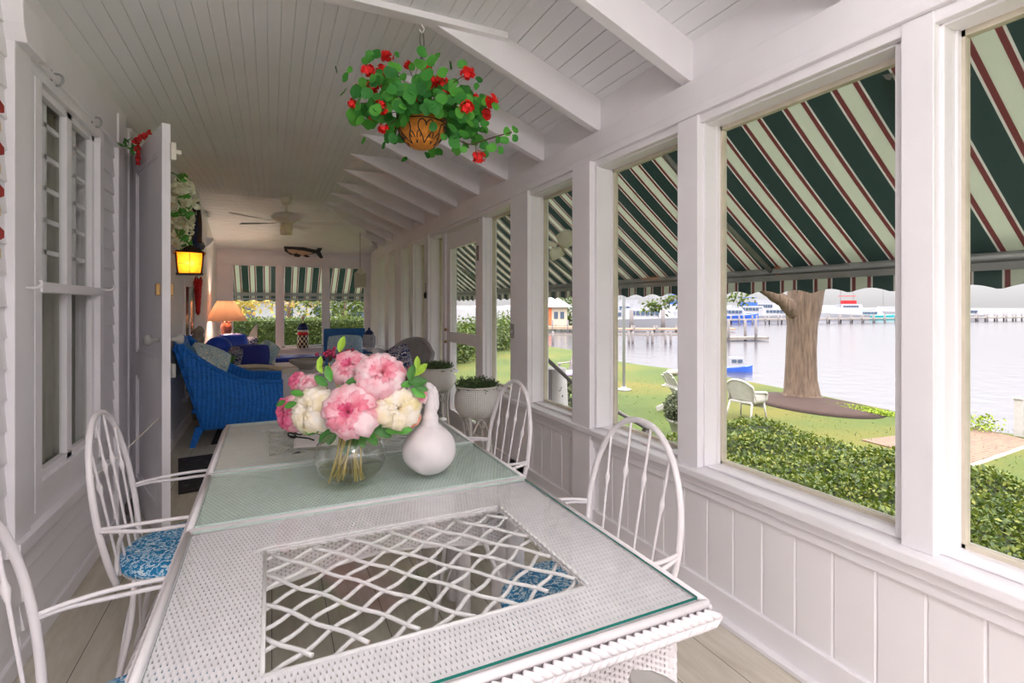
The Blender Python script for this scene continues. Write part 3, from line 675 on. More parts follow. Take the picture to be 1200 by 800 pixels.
# brick patio and its border
tag(MB().add([(9.3, 4.0, GZ+0.02), (12.1, 4.2, GZ+0.02), (12.5, 5.25, GZ+0.02), (9.5, 5.6, GZ+0.02), (9.3, 4.0, GZ-0.1), (12.1, 4.2, GZ-0.1), (12.5, 5.25, GZ-0.1), (9.5, 5.6, GZ-0.1)], [(0, 1, 2, 3), (0, 4, 5, 1), (1, 5, 6, 2), (2, 6, 7, 3), (3, 7, 4, 0)]).build('brick_patio', 'brick'), 'weathered red brick patio set in the lawn near the water', 'patio')
tag(MB().tube([(9.3, 4.0, GZ+0.0), (12.2, 4.2, GZ+0.0)], 0.035, 4).tube([(12.5, 5.25, GZ+0.02), (10.4, 5.5, GZ+0.0)], 0.035, 4).build('patio_border', 'cream_wall'), 'pale stone border edging the brick patio', 'border')
# white railing by the patio
rl = thing('white_railing', 'white railing with square post and thin balusters beyond the brick patio', 'railing', (12.45, 4.55, GZ))
MB().box(-0.06, 0.06, -0.06, 0.06, 0, 0.68).box(-0.08, 0.08, -0.08, 0.08, 0.68, 0.71).build('post', 'white_plastic', rl, bevel=0.005)
MB().box(0.02, 0.06, -1.5, -0.06, 0.56, 0.60).build('top_rail', 'white_plastic', rl); MB().box(0.02, 0.06, -1.5, -0.06, 0.08, 0.12).build('bottom_rail', 'white_plastic', rl)
for k in range(12): MB().box(0.03, 0.05, -0.2-k*0.11, -0.18-k*0.11, 0.1, 0.58).build('baluster', 'white_plastic', rl)
# shrub in front of railing
o = leaves('waterside_shrub', [(random.gauss(0, .14), random.gauss(0, .14), random.uniform(0.02, .30)) for _ in range(300)], 0.06, 'groundcover_leaf', loc=(12.3, 5.05, GZ)); tag(o, 'small yellow green shrub at the corner of the brick patio', 'shrub')
# flagpole
fp = thing('flagpole', 'slim white flagpole on a round base near the shore', 'flagpole', (9.06, 11.81, GZ))
MB().tube([(0, 0, 0), (0, 0, 7)], 0.040, 10).build('pole', 'hull_white', fp); MB().lathe([(0.20, 0), (0.20, 0.04), (0.08, 0.06), (0.07, 0.10)], 20).build('base', 'hull_white', fp)
# outdoor wicker chair
def wick_chair(name, label, loc, rz, mat, scale=1.0, group=None):
    t = thing(name, label, 'chair', loc, rz, group); s = scale
    # back: rounded fan with rolled edge, faces +x
    def bk(u, v):
        a = (u-0.5)*2; hh = 0.42+0.50*v*math.sqrt(max(0, 1-0.55*abs(a)**2.2)); return (-0.20-0.16*v+0.10*(abs(a)**2), a*(0.30+0.03*v), hh)
    MB().grid(bk, 16, 10).build('backrest', mat, t, solid=0.02)
    edge = [bk(0, 0.15)]+[bk(u/16, 1) for u in range(17)]+[bk(1, 0.15)]
    MB().tube(smooth_path(edge, 3), 0.026, 8).build('back_rim', mat, t)
    MB().box(-0.22, 0.26, -0.27, 0.27, 0.38, 0.43).build('seat', mat, t, bevel=0.01)
    for sg in (-1, 1):
        arm = smooth_path([(-0.22, sg*0.31, 0.66), (0.0, sg*0.33, 0.64), (0.22, sg*0.34, 0.62), (0.29, sg*0.33, 0.57), (0.28, sg*0.31, 0.42)], 4)
        MB().tube(arm, 0.03, 8).build('arm', mat, t)
        MB().grid(lambda u, v: (-0.2+0.46*u, sg*0.32, 0.40+0.22*v), 6, 3).build('arm_panel', mat, t, solid=0.012)
        MB().tube([(0.25, sg*0.28, 0.4), (0.29, sg*0.32, 0.0)], [0.024, 0.018], 8).build('leg', mat, t)
        MB().tube([(-0.20, sg*0.27, 0.4), (-0.32, sg*0.31, 0.0)], [0.024, 0.018], 8).build('leg', mat, t)
    MB().box(0.25, 0.265, -0.27, 0.27, 0.26, 0.40).build('skirt', mat, t)
    t.scale = (s, s, s); return t
wick_chair('outdoor_wicker_chair', 'white wicker armchair on the lawn facing the big tree', (9.15, 7.75, GZ), R(8), 'white_plastic', 0.92)
# adirondack chair
def adirondack(name, label, loc, rz, mat, s=1.0, cush=None, cat='chair'):
    t = thing(name, label, cat, loc, rz)
    for k in range(6):
        a = (k-2.5)/2.5; top = 0.98-0.10*a*a
        mb = MB(); y0 = a*0.20; y1 = a*0.27
        mb.tube([(0.0, y0, 0.28), (-0.36, y1, top)], 0.001, 4)
        d_ = Vector((-0.36, y1-y0, top-0.28)).normalized(); sd_ = Vector((0, 1, 0)); nn = d_.cross(sd_).normalized()*0.01
        p0, p1 = Vector((0, y0, 0.28)), Vector((-0.36, y1, top)); w0, w1 = sd_*0.036, sd_*0.047
        mb = MB().add([p0-w0-nn, p0+w0-nn, p1+w1-nn, p1-w1-nn, p0-w0+nn, p0+w0+nn, p1+w1+nn, p1-w1+nn], [(0, 1, 2, 3), (4, 7, 6, 5), (0, 4, 5, 1), (1, 5, 6, 2), (2, 6, 7, 3), (3, 7, 4, 0)])
        mb.build('back_slat', mat, t)
    MB().box(-0.27, -0.24, -0.34, 0.34, 0.60, 0.66).box(-0.05, -0.02, -0.26, 0.26, 0.32, 0.38).build('back_rail', mat, t)
    for k in range(5): MB().obox((0.06+0.105*k, 0, 0.30+0.022*k), (0.09, 0.52, 0.02), (0, -0.2, 0)).build('seat_slat', mat, t)
    for sg in (-1, 1):
        MB().box(-0.32, 0.42, sg*0.33-0.065, sg*0.33+0.065, 0.60, 0.622).build('arm', mat, t, bevel=0.01)
        MB().box(0.34, 0.42, sg*0.29-0.015, sg*0.29+0.015, 0, 0.60).build('front_leg', mat, t)
        MB().obox((-0.06, sg*0.26, 0.22), (0.95, 0.025, 0.11), (0, -0.33, 0)).build('side_rail', mat, t)
    if cush: cush(t)
    t.scale = (s, s, s); return t
adirondack('adirondack_chair', 'white adirondack chair on the lawn behind the potted round shrub', onz(799, 484, GZ), R(-15), 'white_plastic', 0.95)
# potted round shrub
ps = thing('potted_shrub', 'round clipped grey green shrub in a white pot outside', 'potted plant', onz(802, 517, GZ))
MB().lathe([(0.17, 0), (0.2, 0.1), (0.27, 0.34), (0.30, 0.36), (0.29, 0.40), (0.25, 0.39), (0.24, 0.36)], 24).build('pot', 'white_plastic', ps)
MB().ball((0, 0, 0.56), 0.28, 20).build('shrub_core', simple('shrub_twigs', (50, 52, 42), 0.95), ps)
pp = [];
for _ in range(5000):
    v = Vector((random.gauss(0, 1), random.gauss(0, 1), random.gauss(0, 1))).normalized()*random.uniform(0.27, 0.35); pp.append((v.x, v.y, 0.56+v.z*0.95))
leaves('foliage', pp, 0.05, 'shrub_leaf', ps)
o = leaves('round_shrub', [(lambda v: (v.x, v.y, 0.3+v.z))(Vector((random.gauss(0, 1), random.gauss(0, 1), random.gauss(0, 1))).normalized()*random.uniform(.1, .3)) for _ in range(900)], 0.05, 'shrub_leaf', loc=(9.0, 13.3, GZ)); 
o.location = onz(722, 443, GZ) + Vector((-0.3, 0, -0.15)); tag(o, 'small dark round shrub on the lawn left of the flagpole foot', 'shrub')
# steps handrail outside the screened door, white planter and shrub beside it
hr = thing('stair_handrail', 'grey weathered wooden handrail going down the outside steps', 'handrail', (2.4, 4.2, GZ))
def off(p): return Vector(p)-Vector((2.4, 4.2, GZ))
a_, b_ = pt(641, 420, 5.2), pt(790, 510, 6.0)
c_ = pt(668, 446, 5.3)
MB().tube([off(pt(638, 418, 4.9)), off(pt(672, 449, 5.1)), off(pt(725, 483, 5.4)), off(pt(760, 503, 5.7))], 0.02, 6).build('rail', 'greyrail', hr)
pb = pt(642, 433, 4.95)
MB().box(-0.03, 0.03, -0.03, 0.03, 0, pb.z-GZ).xf(Matrix.Translation((pb.x-2.4, pb.y-4.2, 0))).build('post', 'greyrail', hr)
pb2 = pt(757, 502, 5.7)
MB().box(-0.03, 0.03, -0.03, 0.03, 0, pb2.z-GZ).xf(Matrix.Translation((pb2.x-2.4, pb2.y-4.2, 0))).build('post', 'greyrail', hr)
pw = pt(645, 455, 5.5)
wp = thing('white_planter', 'white curved planter with a green shrub beside the steps', 'planter', (pw.x, pw.y, GZ))
MB().lathe([(0.14, 0), (0.17, 0.3), (0.22, 0.75), (0.17, pw.z-GZ+0.22), (0.14, pw.z-GZ+0.22)], 20).build('pot', 'white_plastic', wp)
psq = onz(658, 470, -0.2)
o = leaves('step_shrub', [(random.gauss(0, .2), random.gauss(0, .2), random.uniform(-.4, .28)) for _ in range(1800)], 0.055, 'shrub_leaf', loc=pt(657, 474, 5.9)); tag(o, 'loose green shrub growing by the outside steps', 'shrub')
pl_ = onz(664, 440, GZ+0.0); 
bt = thing('lawn_table', 'lilac topped low table on the lawn seen past the handrail', 'table', (onz(662, 452, GZ)))
MB().box(-0.5, 0.6, -0.3, 0.3, 0.35, 0.42).build('tabletop', 'lilac', bt, bevel=0.01)
for sx in (-.45, .5):
    for sy in (-.25, .25): MB().tube([(sx, sy, 0), (sx, sy, 0.35)], 0.02, 6).build('leg', 'greyrail', bt)
lc = onz(672, 447, GZ)
dk = adirondack('dark_lawn_chair', 'dark weathered lawn chair partly hidden by the porch post', (lc.x, lc.y, GZ), R(200), 'greyrail', 0.95)
# floodlight bracket outside the fourth window
fl = thing('floodlight', 'cream twin headed floodlight mounted outside under the awning', 'light', (2.32, 3.55, 1.72)); 
fc = pt(652, 287, 4.25); fl.location = fc
MB().lathe([(0.02, 0), (0.07, 0.02), (0.075, 0.09), (0.06, 0.12), (0.0, 0.12)], 16).xf(Matrix.Rotation(R(60), 4, 'Y')).xf(Matrix.Translation((0.02, -0.03, 0.02))).build('lamp_head', 'cream', fl)
MB().lathe([(0.02, 0), (0.055, 0.02), (0.06, 0.09), (0.0, 0.10)], 16).xf(Matrix.Rotation(R(150), 4, 'Y')).xf(Matrix.Translation((-0.01, 0.03, -0.02))).build('lamp_head', 'cream', fl)
fw = 2.0-fc.x
MB().tube([(fw-0.0, 0.1, 0.02), (-0.05, 0.05, 0.02), (0, 0, 0)], 0.022, 8).build('bracket', 'cream', fl)
# ---- awnings
AX0, AZ0, AX1 = 2.08, 2.77, 3.44
def sag(u, v, y): return -0.02*math.sin(math.pi*v)*(1+0.3*math.sin(y*2.3))
aw = thing('striped_awning', 'long green, cream and burgundy striped awning sloping out over the right windows', 'awning', (0, 0, 0))
mb = MB().grid(lambda u, v: (AX0+(AX1-AX0)*v, -1.5+13.35*u-(0 if u < .999 else (1-v)*1.0), AZ0-1.09*v+sag(u, v, 13*u)), 80, 10)
mb.build('canvas', 'awning_y', aw, solid=0.003)
def val(axis, a0, a1, fixed):
    mb = MB(); n = int((a1-a0)/0.026); vs = []
    for i in range(n+1):
        t = a0+(a1-a0)*i/n; zb = 1.485+0.03*abs(math.sin(math.pi*(t-0.05)/0.26))
        for z in (1.66, zb): vs.append((fixed+0.01, t, z) if axis == 'y' else (t, fixed+0.01, z))
    mb.add(vs, [(2*i, 2*i+1, 2*i+3, 2*i+2) for i in range(n)]); return mb
val('y', -1.5, 11.85, 3.47).build('valance', 'awning_y', aw, solid=0.004)
MB().tube([(3.44, -1.5, 1.655), (3.44, 11.85, 1.655)], 0.028, 8).box(3.40, 3.43, -1.5, 11.8, 1.585, 1.625).build('front_bar', 'steel', aw)
for yy in (0.55, 2.62, 5.2, 8.0):
    MB().tube([(2.06, yy, 2.62), (2.7, yy, 2.1), (3.42, yy+0.05, 1.66)], 0.018, 8).build('support_arm', 'steel', aw)
    MB().box(3.42, 3.46, yy-0.02, yy+0.02, 1.60, 1.72).build('arm_bracket', simple('rusted_bracket', (170, 110, 80), 0.8), aw)
rp = pt(1052, 105, 2.30); rq = pt(1062, 140, 2.42)
MB().tube([pt(1042, 82, 2.28), pt(1062, 122, 2.42)], [0.03, 0.034], 12).tube([pt(1062, 122, 2.42), pt(1060, 142, 2.5)], 0.008, 6).ball(pt(1060, 141, 2.5), 0.02, 8).build('crank_box', 'steel', aw)
MB().tube([pt(1120, 285, 3.2), pt(1215, 302, 2.9)], 0.026, 6).build('cross_bar', 'steel', aw)
aw2 = thing('far_awning', 'green and white striped awning outside the far end windows', 'awning', (0, 0, 0))
MB().grid(lambda u, v: (-1.6+(5.0-(1-v)*1.3)*u, 10.76+1.05*v, 2.50-0.85*v-0.02*math.sin(math.pi*v)), 30, 8).build('canvas', 'awning_x', aw2, solid=0.003)
val('x', -1.6, 3.4, 11.82).build('valance', 'awning_x', aw2, solid=0.004)
MB().box(-1.6, 3.4, 11.78, 11.80, 1.60, 1.67).box(-1.6, 3.4, 11.76, 11.79, 1.52, 1.55).build('front_bar', 'steel', aw2)
# ---- garden beyond the far end
hg = thing('privet_hedge', 'tall clipped privet hedge beyond the far end windows', 'hedge', (0.5, 14.5, GZ))
MB().box(-4.5, 3.2, -0.45, 0.45, 0, 2.02).build('hedge_mass', simple('privet_twigs', (58, 72, 34), 0.95, 0.3, 20, 0.03), hg)
pp = []
for _ in range(14000):
    x = random.uniform(-2.8, 3.3)
    pp.append((x, -0.45+random.uniform(-.1, .03), random.uniform(1.2, 2.06)) if random.random() < .75 else (x, random.uniform(-.45, .3), 2.03+random.uniform(-.03, .06)))
leaves('hedge_leaves', pp, 0.055, 'privet_leaf', hg)
def bush(name, label, loc, r, mat, n, leaf, cat='tree', trunk=None, flat=0.8):
    t = thing(name, label, cat, loc); pp = []
    for _ in range(n):
        v = Vector((random.gauss(0, 1), random.gauss(0, 1), random.gauss(0, 1))).normalized()*r*random.uniform(0.5, 1.0)*(1+0.2*math.sin(5*random.random()))
        pp.append((v.x, v.y, (trunk or r*0.5)+v.z*flat))
    leaves('foliage', pp, leaf, mat, t)
    if trunk: MB().tube([(0, 0, 0), (0.05, 0, trunk*0.6), (0.1, 0.05, trunk)], [0.12, 0.09, 0.05], 8).build('trunk', 'bark', t)
    return t
bush('garden_tree', 'yellow leaved tree beyond the hedge at the left of the far windows', (-1.7, 19, GZ), 1.7, 'yellow_leaf', 2600, 0.16, trunk=2.9)
bush('garden_tree', 'light green tree beyond the hedge at the right of the far windows', (2.4, 20, GZ), 1.9, 'privet_leaf', 2800, 0.16, trunk=2.9)
bush('garden_tree', 'thin pale foliage tree behind the middle far window', (0.6, 23, GZ), 1.7, 'yellow_leaf', 900, 0.17, trunk=3.2)
hs = thing('neighbour_house', 'white house with grey roof beyond the hedge', 'house', (0.2, 34, GZ))
hw_ = MB().box(-5, 6, 0, 5, 0, 2.9).build('walls', 'hull_white', hs); MB().prism([(-5.5, 2.9), (6.5, 2.9), (0.5, 6.2)], -0.4, 5.4, 'xz').build('roof', 'roof_grey', hs)
for k in range(5): MB().box(-4+k*2.1, -3.2+k*2.1, -0.03, 0.02, 1.2, 2.3).build('window', 'window_dark', hw_)
# hedge row across the lawn seen through the screened door
for n_, (px, dd, r_, lab) in enumerate([(497, 20, 1.15, 'leftmost of the'), (524, 22, 1.25, 'second from left of the'), (549, 25, 1.4, 'middle one of the'), (575, 28, 1.5, 'second from right of the'), (602, 31, 1.6, 'rightmost of the')]):
    p = pt(px, 380, dd)
    bush('lawn_shrub', '%s big green shrubs across the lawn seen through the screened door' % lab, (p.x, p.y, GZ), r_, 'privet_leaf', 2600, 0.17, 'shrub', None, 0.75)
# far shore tree line
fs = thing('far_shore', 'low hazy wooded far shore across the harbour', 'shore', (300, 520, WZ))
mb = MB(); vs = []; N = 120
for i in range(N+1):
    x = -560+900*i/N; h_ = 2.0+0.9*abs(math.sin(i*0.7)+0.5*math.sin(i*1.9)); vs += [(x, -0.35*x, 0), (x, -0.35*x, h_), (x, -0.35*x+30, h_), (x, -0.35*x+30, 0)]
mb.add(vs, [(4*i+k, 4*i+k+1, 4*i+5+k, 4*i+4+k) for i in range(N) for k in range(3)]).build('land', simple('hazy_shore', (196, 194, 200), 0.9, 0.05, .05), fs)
# ---- harbour: docks, pilings, boats, boathouse
def line_pt(px, d): 
    p = pt(px, 358, d); return Vector((p.x, p.y, WZ))
def dock(name, label, px0, d0, px1, d1, z, width, nposts, mat, pmat, hpost=0.9, rail=False):
    a, b = line_pt(px0, d0), line_pt(px1, d1); t = thing(name, label, 'dock', a, math.atan2(b.y-a.y, b.x-a.x)); Ln = (b-a).length
    MB().box(0, Ln, -width/2, width/2, z-0.22, z).build('deck', mat, t)
    for k in range(nposts):
        x = Ln*(k+0.5)/nposts
        for sg in (-1, 1): MB().tube([(x, sg*(width/2+0.05), -0.6), (x, sg*(width/2+0.05), hpost)], 0.14, 6).build('piling', pmat, t)
    if rail: MB().box(0, Ln, -width/2-0.03, -width/2+0.03, z+0.9, z+1.0).build('rail', mat, t)
    return t
dock('long_pier', 'long dark pier on pilings stretching across the far side of the harbour', 838, 88, 1260, 112, 0.85, 2.0, 34, 'dockwood', 'piling', 1.5)
dock('finger_dock', 'low floating dock with pilings left of the big tree', 800, 47, 895, 48, 0.30, 1.6, 3, 'dockwood', 'piling', 1.9)
dock('marina_dock', 'thin wooden dock in front of the white yachts', 676, 64, 860, 64, 0.4, 1.2, 7, 'peach_deck', 'piling', 0.75)
rd = thing('mooring_rail', 'row of paired mooring pilings joined by a rail in the open water', 'mooring', line_pt(640, 44), 0)
a, b = line_pt(640, 44), line_pt(812, 44); rd.rotation_euler = (0, 0, math.atan2(b.y-a.y, b.x-a.x))
MB().box(0, (b-a).length, -0.06, 0.06, 0.62, 0.74).build('rail', 'dockwood', rd)
for px in (641, 648, 737, 741.5, 759, 764.5, 780, 786, 799, 801.5, 804):
    x = (px-640)/600*44; MB().tube([(x, 0, -0.6), (x, 0, 1.0)], 0.11, 8).build('piling', 'piling', rd)
for px, lab in ((740, 'left'), (777, 'right')):
    o = MB().tube([(0, 0, -0.5), (0, 0, 2.6)], [0.32, 0.26], 10).build('mooring_piling', 'piling', loc=line_pt(px, 70)); tag(o, 'thick dark mooring piling, %s one of two before the long white yacht' % lab, 'piling', 'thick mooring pilings')
def boat(label, px, d, Ln, H, hull='hull_white', kind='cruiser', rz=None, mast=False, canvas=None):
    p = line_pt(px, d); t = thing('motor_yacht' if kind != 'sail' else 'sailboat', label, 'boat', p, (R(-YAW) if rz is None else rz), 'boats moored in the harbour')
    n = 10
    def hl(u, v):
        x = (u-0.5)*Ln; w_ = 0.16*Ln*min(1, (1-u)*3.2)**0.6*(0.75+0.25*v); zt = H*(0.85+0.35*u*u)
        return (x, w_, zt*v-0.1)
    def hr_(u, v): a = hl(u, v); return (a[0], -a[1], a[2])
    mb = MB().grid(hl, n, 3).grid(hr_, n, 3)
    mb.add([hl(i/n, 1) for i in range(n+1)]+[hr_(i/n, 1) for i in range(n+1)], [(i, i+1, n+2+i, n+1+i) for i in range(n)])
    mb.add([hl(0, 0), hl(0, 1), hr_(0, 1), hr_(0, 0)], [(0, 1, 2, 3)])
    mb.build('hull', hull, t)
    c0, c1 = -0.38*Ln, 0.16*Ln; ch = H*1.0
    cb = MB().add([(c0, -.10*Ln, H*.8), (c1+.06*Ln, -.08*Ln, H*.8), (c1+.06*Ln, .08*Ln, H*.8), (c0, .10*Ln, H*.8), (c0, -.09*Ln, H*.85+ch), (c1, -.07*Ln, H*.85+ch), (c1, .07*Ln, H*.85+ch), (c0, .09*Ln, H*.85+ch)], [(4, 5, 6, 7), (0, 1, 5, 4), (1, 2, 6, 5), (2, 3, 7, 6), (3, 0, 4, 7)]).build('cabin', 'hull_white', t)
    nb = max(2, int(Ln/1.6))
    for k in range(min(nb, 6)):
        x0 = c0+0.08*Ln+k*(c1-c0-0.1*Ln)/nb; MB().box(x0, x0+0.6*(c1-c0)/nb, -.10*Ln-0.02, -.09*Ln, H*.85+ch*.35, H*.85+ch*.75).build('window', 'window_dark', cb)
    if kind == 'fly':
        MB().box(c0+.1*Ln, c1-.12*Ln, -.06*Ln, .06*Ln, H*.85+ch, H*.85+ch*1.5).box(c0+.05*Ln, c1-.14*Ln, -.07*Ln, .07*Ln, H*.85+ch*2.1, H*.85+ch*2.18).build('flybridge', canvas or 'hull_white', t)
    elif canvas: MB().box(c0-.08*Ln, c0+.25*Ln, -.08*Ln, .08*Ln, H*.85+ch, H*.85+ch*1.12).build('canopy', canvas, t)
    if mast: MB().tube([(0, 0, H), (0, 0, H+Ln*1.1)], 0.05, 6).build('mast', 'piling', t)
    return t
BOATS = [('long white yacht with a row of small windows behind the near dock', 768, 78, 13, 1.5, 'hull_white', 'fly', False, None),
 ('white motor yacht moored right of the longest yacht', 806, 92, 6, 1.2, 'hull_white', 'cruiser', False, None),
 ('white cruiser moored just right of the flagpole', 722, 84, 7, 1.3, 'hull_white', 'cruiser', False, 'hull_blue'),
 ('tall white yacht behind the longest yacht', 744, 112, 12, 1.9, 'hull_white', 'fly', False, None),
 ('white yacht with blue canopy further back in the marina', 785, 116, 12, 1.9, 'hull_white', 'fly', False, 'hull_blue'),
 ('white yacht furthest back in the left marina', 727, 125, 11, 1.9, 'hull_white', 'fly', True, None),
 ('blue hulled white boat directly left of the big tree at the pier', 860, 104, 10, 1.4, 'hull_blue', 'cruiser', False, None),
 ('white and blue boat close behind the big tree limb', 884, 122, 11, 1.7, 'hull_white', 'fly', False, 'hull_blue'),
 ('white boat between the tree trunk and the blue hulled boat', 912, 110, 10, 1.4, 'hull_white', 'cruiser', False, None),
 ('white trawler immediately right of the big tree trunk', 985, 114, 11, 1.5, 'hull_white', 'cruiser', True, None),
 ('white boat with teal canopy at the pier', 1020, 118, 12, 1.1, 'teal', 'cruiser', False, 'teal'),
 ('low white motor boat near the right end of the middle window', 1076, 116, 8, 1.2, 'hull_white', 'cruiser', False, None),
 ('tall masted sailboat far back just right of the flagpole', 731, 150, 9, 1.2, 'hull_white', 'cruiser', True, None),
 ('small white boat far back between the two left marina yachts', 760, 165, 10, 1.8, 'hull_white', 'cruiser', True, None),
 ('distant cabin boat with teal canopy in the left marina', 795, 150, 10, 2.0, 'hull_white', 'cruiser', False, 'teal'),
 ('distant masted boat behind the blue hulled boat', 872, 170, 10, 1.8, 'hull_white', 'cruiser', True, None),
 ('distant white yacht left of the big tree limb', 900, 160, 12, 2.2, 'hull_white', 'fly', False, None),
 ('distant fishing boat with red canopy right of the trunk', 1000, 150, 12, 2.0, 'hull_white', 'fly', True, 'red'),
 ('distant masted boat in the middle of the water view', 1035, 160, 9, 1.6, 'hull_white', 'cruiser', True, None),
 ('blue and white boat at the pier in the rightmost window', 1136, 118, 9, 1.3, 'hull_white', 'cruiser', True, 'hull_blue')]
for b_ in BOATS: boat(b_[0], b_[1], b_[2], b_[3], b_[4], b_[5], b_[6], R(-YAW)+(R(180) if b_[1] % 2 else 0), b_[7], b_[8])
o = boat('small blue and white boat at the shore beside the white wicker chair', 872, 14.0, 1.2, 0.28, 'hull_blue', 'cruiser', R(-YAW)); o.location = line_pt(866, 25); o.scale = (1.1, 1.1, 1.3)
bh = thing('boathouse', 'orange and cream waterside building with a pale hipped roof', 'building', line_pt(652, 66), R(-YAW))
bw = MB().box(-2.6, 1.4, 0, 4, 0.7, 3.0).build('walls', 'cream_wall', bh); MB().box(-1.4, -0.6, -0.05, 0, 0.7, 2.9).build('door', 'orange_wall', bw)
MB().add([(-3.0, -.5, 3.0), (2.1, -.5, 3.0), (2.1, 4.5, 3.0), (-3.0, 4.5, 3.0), (-1.2, 2, 4.4), (0.1, 2, 4.4)], [(0, 1, 5, 4), (1, 2, 5), (2, 3, 4, 5), (3, 0, 4), (0, 3, 2, 1)]).build('roof', 'roof_grey', bh)
for x in (-0.3, 0.5): MB().box(x, x+0.5, -0.04, 0, 1.5, 2.4).build('window', 'window_dark', bw)
MB().box(-5, 6, -2.5, 0, 0.3, 0.6).build('deck', 'peach_deck', bh)
for k in range(6): MB().tube([(-4.5+1.9*k, -2.4, -0.6), (-4.5+1.9*k, -2.4, 1.4)], 0.12, 6).build('piling', 'piling', bh)
for px, dd, rr, lab in ((667, 74, 3.0, 'beside the boathouse'), (640, 82, 4, 'behind the boathouse'), (820, 150, 4, 'far across the harbour behind the yachts')):
    p = line_pt(px, dd); bush('harbour_tree', 'small hazy tree %s' % lab, (p.x, p.y, WZ+0.6), rr, 'privet_leaf', 900, 0.5, 'tree', 2.0)
# driftwood log / stones at the shore
for px, py, ln, lab in ((845, 436, 1.3, 'left'), (868, 433, .9, 'right')):
    o = MB().tube([(-ln/2, 0, 0.1), (0, 0.05, 0.13), (ln/2, 0, 0.1)], 0.10, 7).build('shore_log', 'driftwood', loc=onz(px-40, py+4, GZ)); o.rotation_euler[2] = R(-30); tag(o, 'weathered log at the lawn edge beyond the adirondack chair, %s of two' % lab, 'log', 'shore logs')

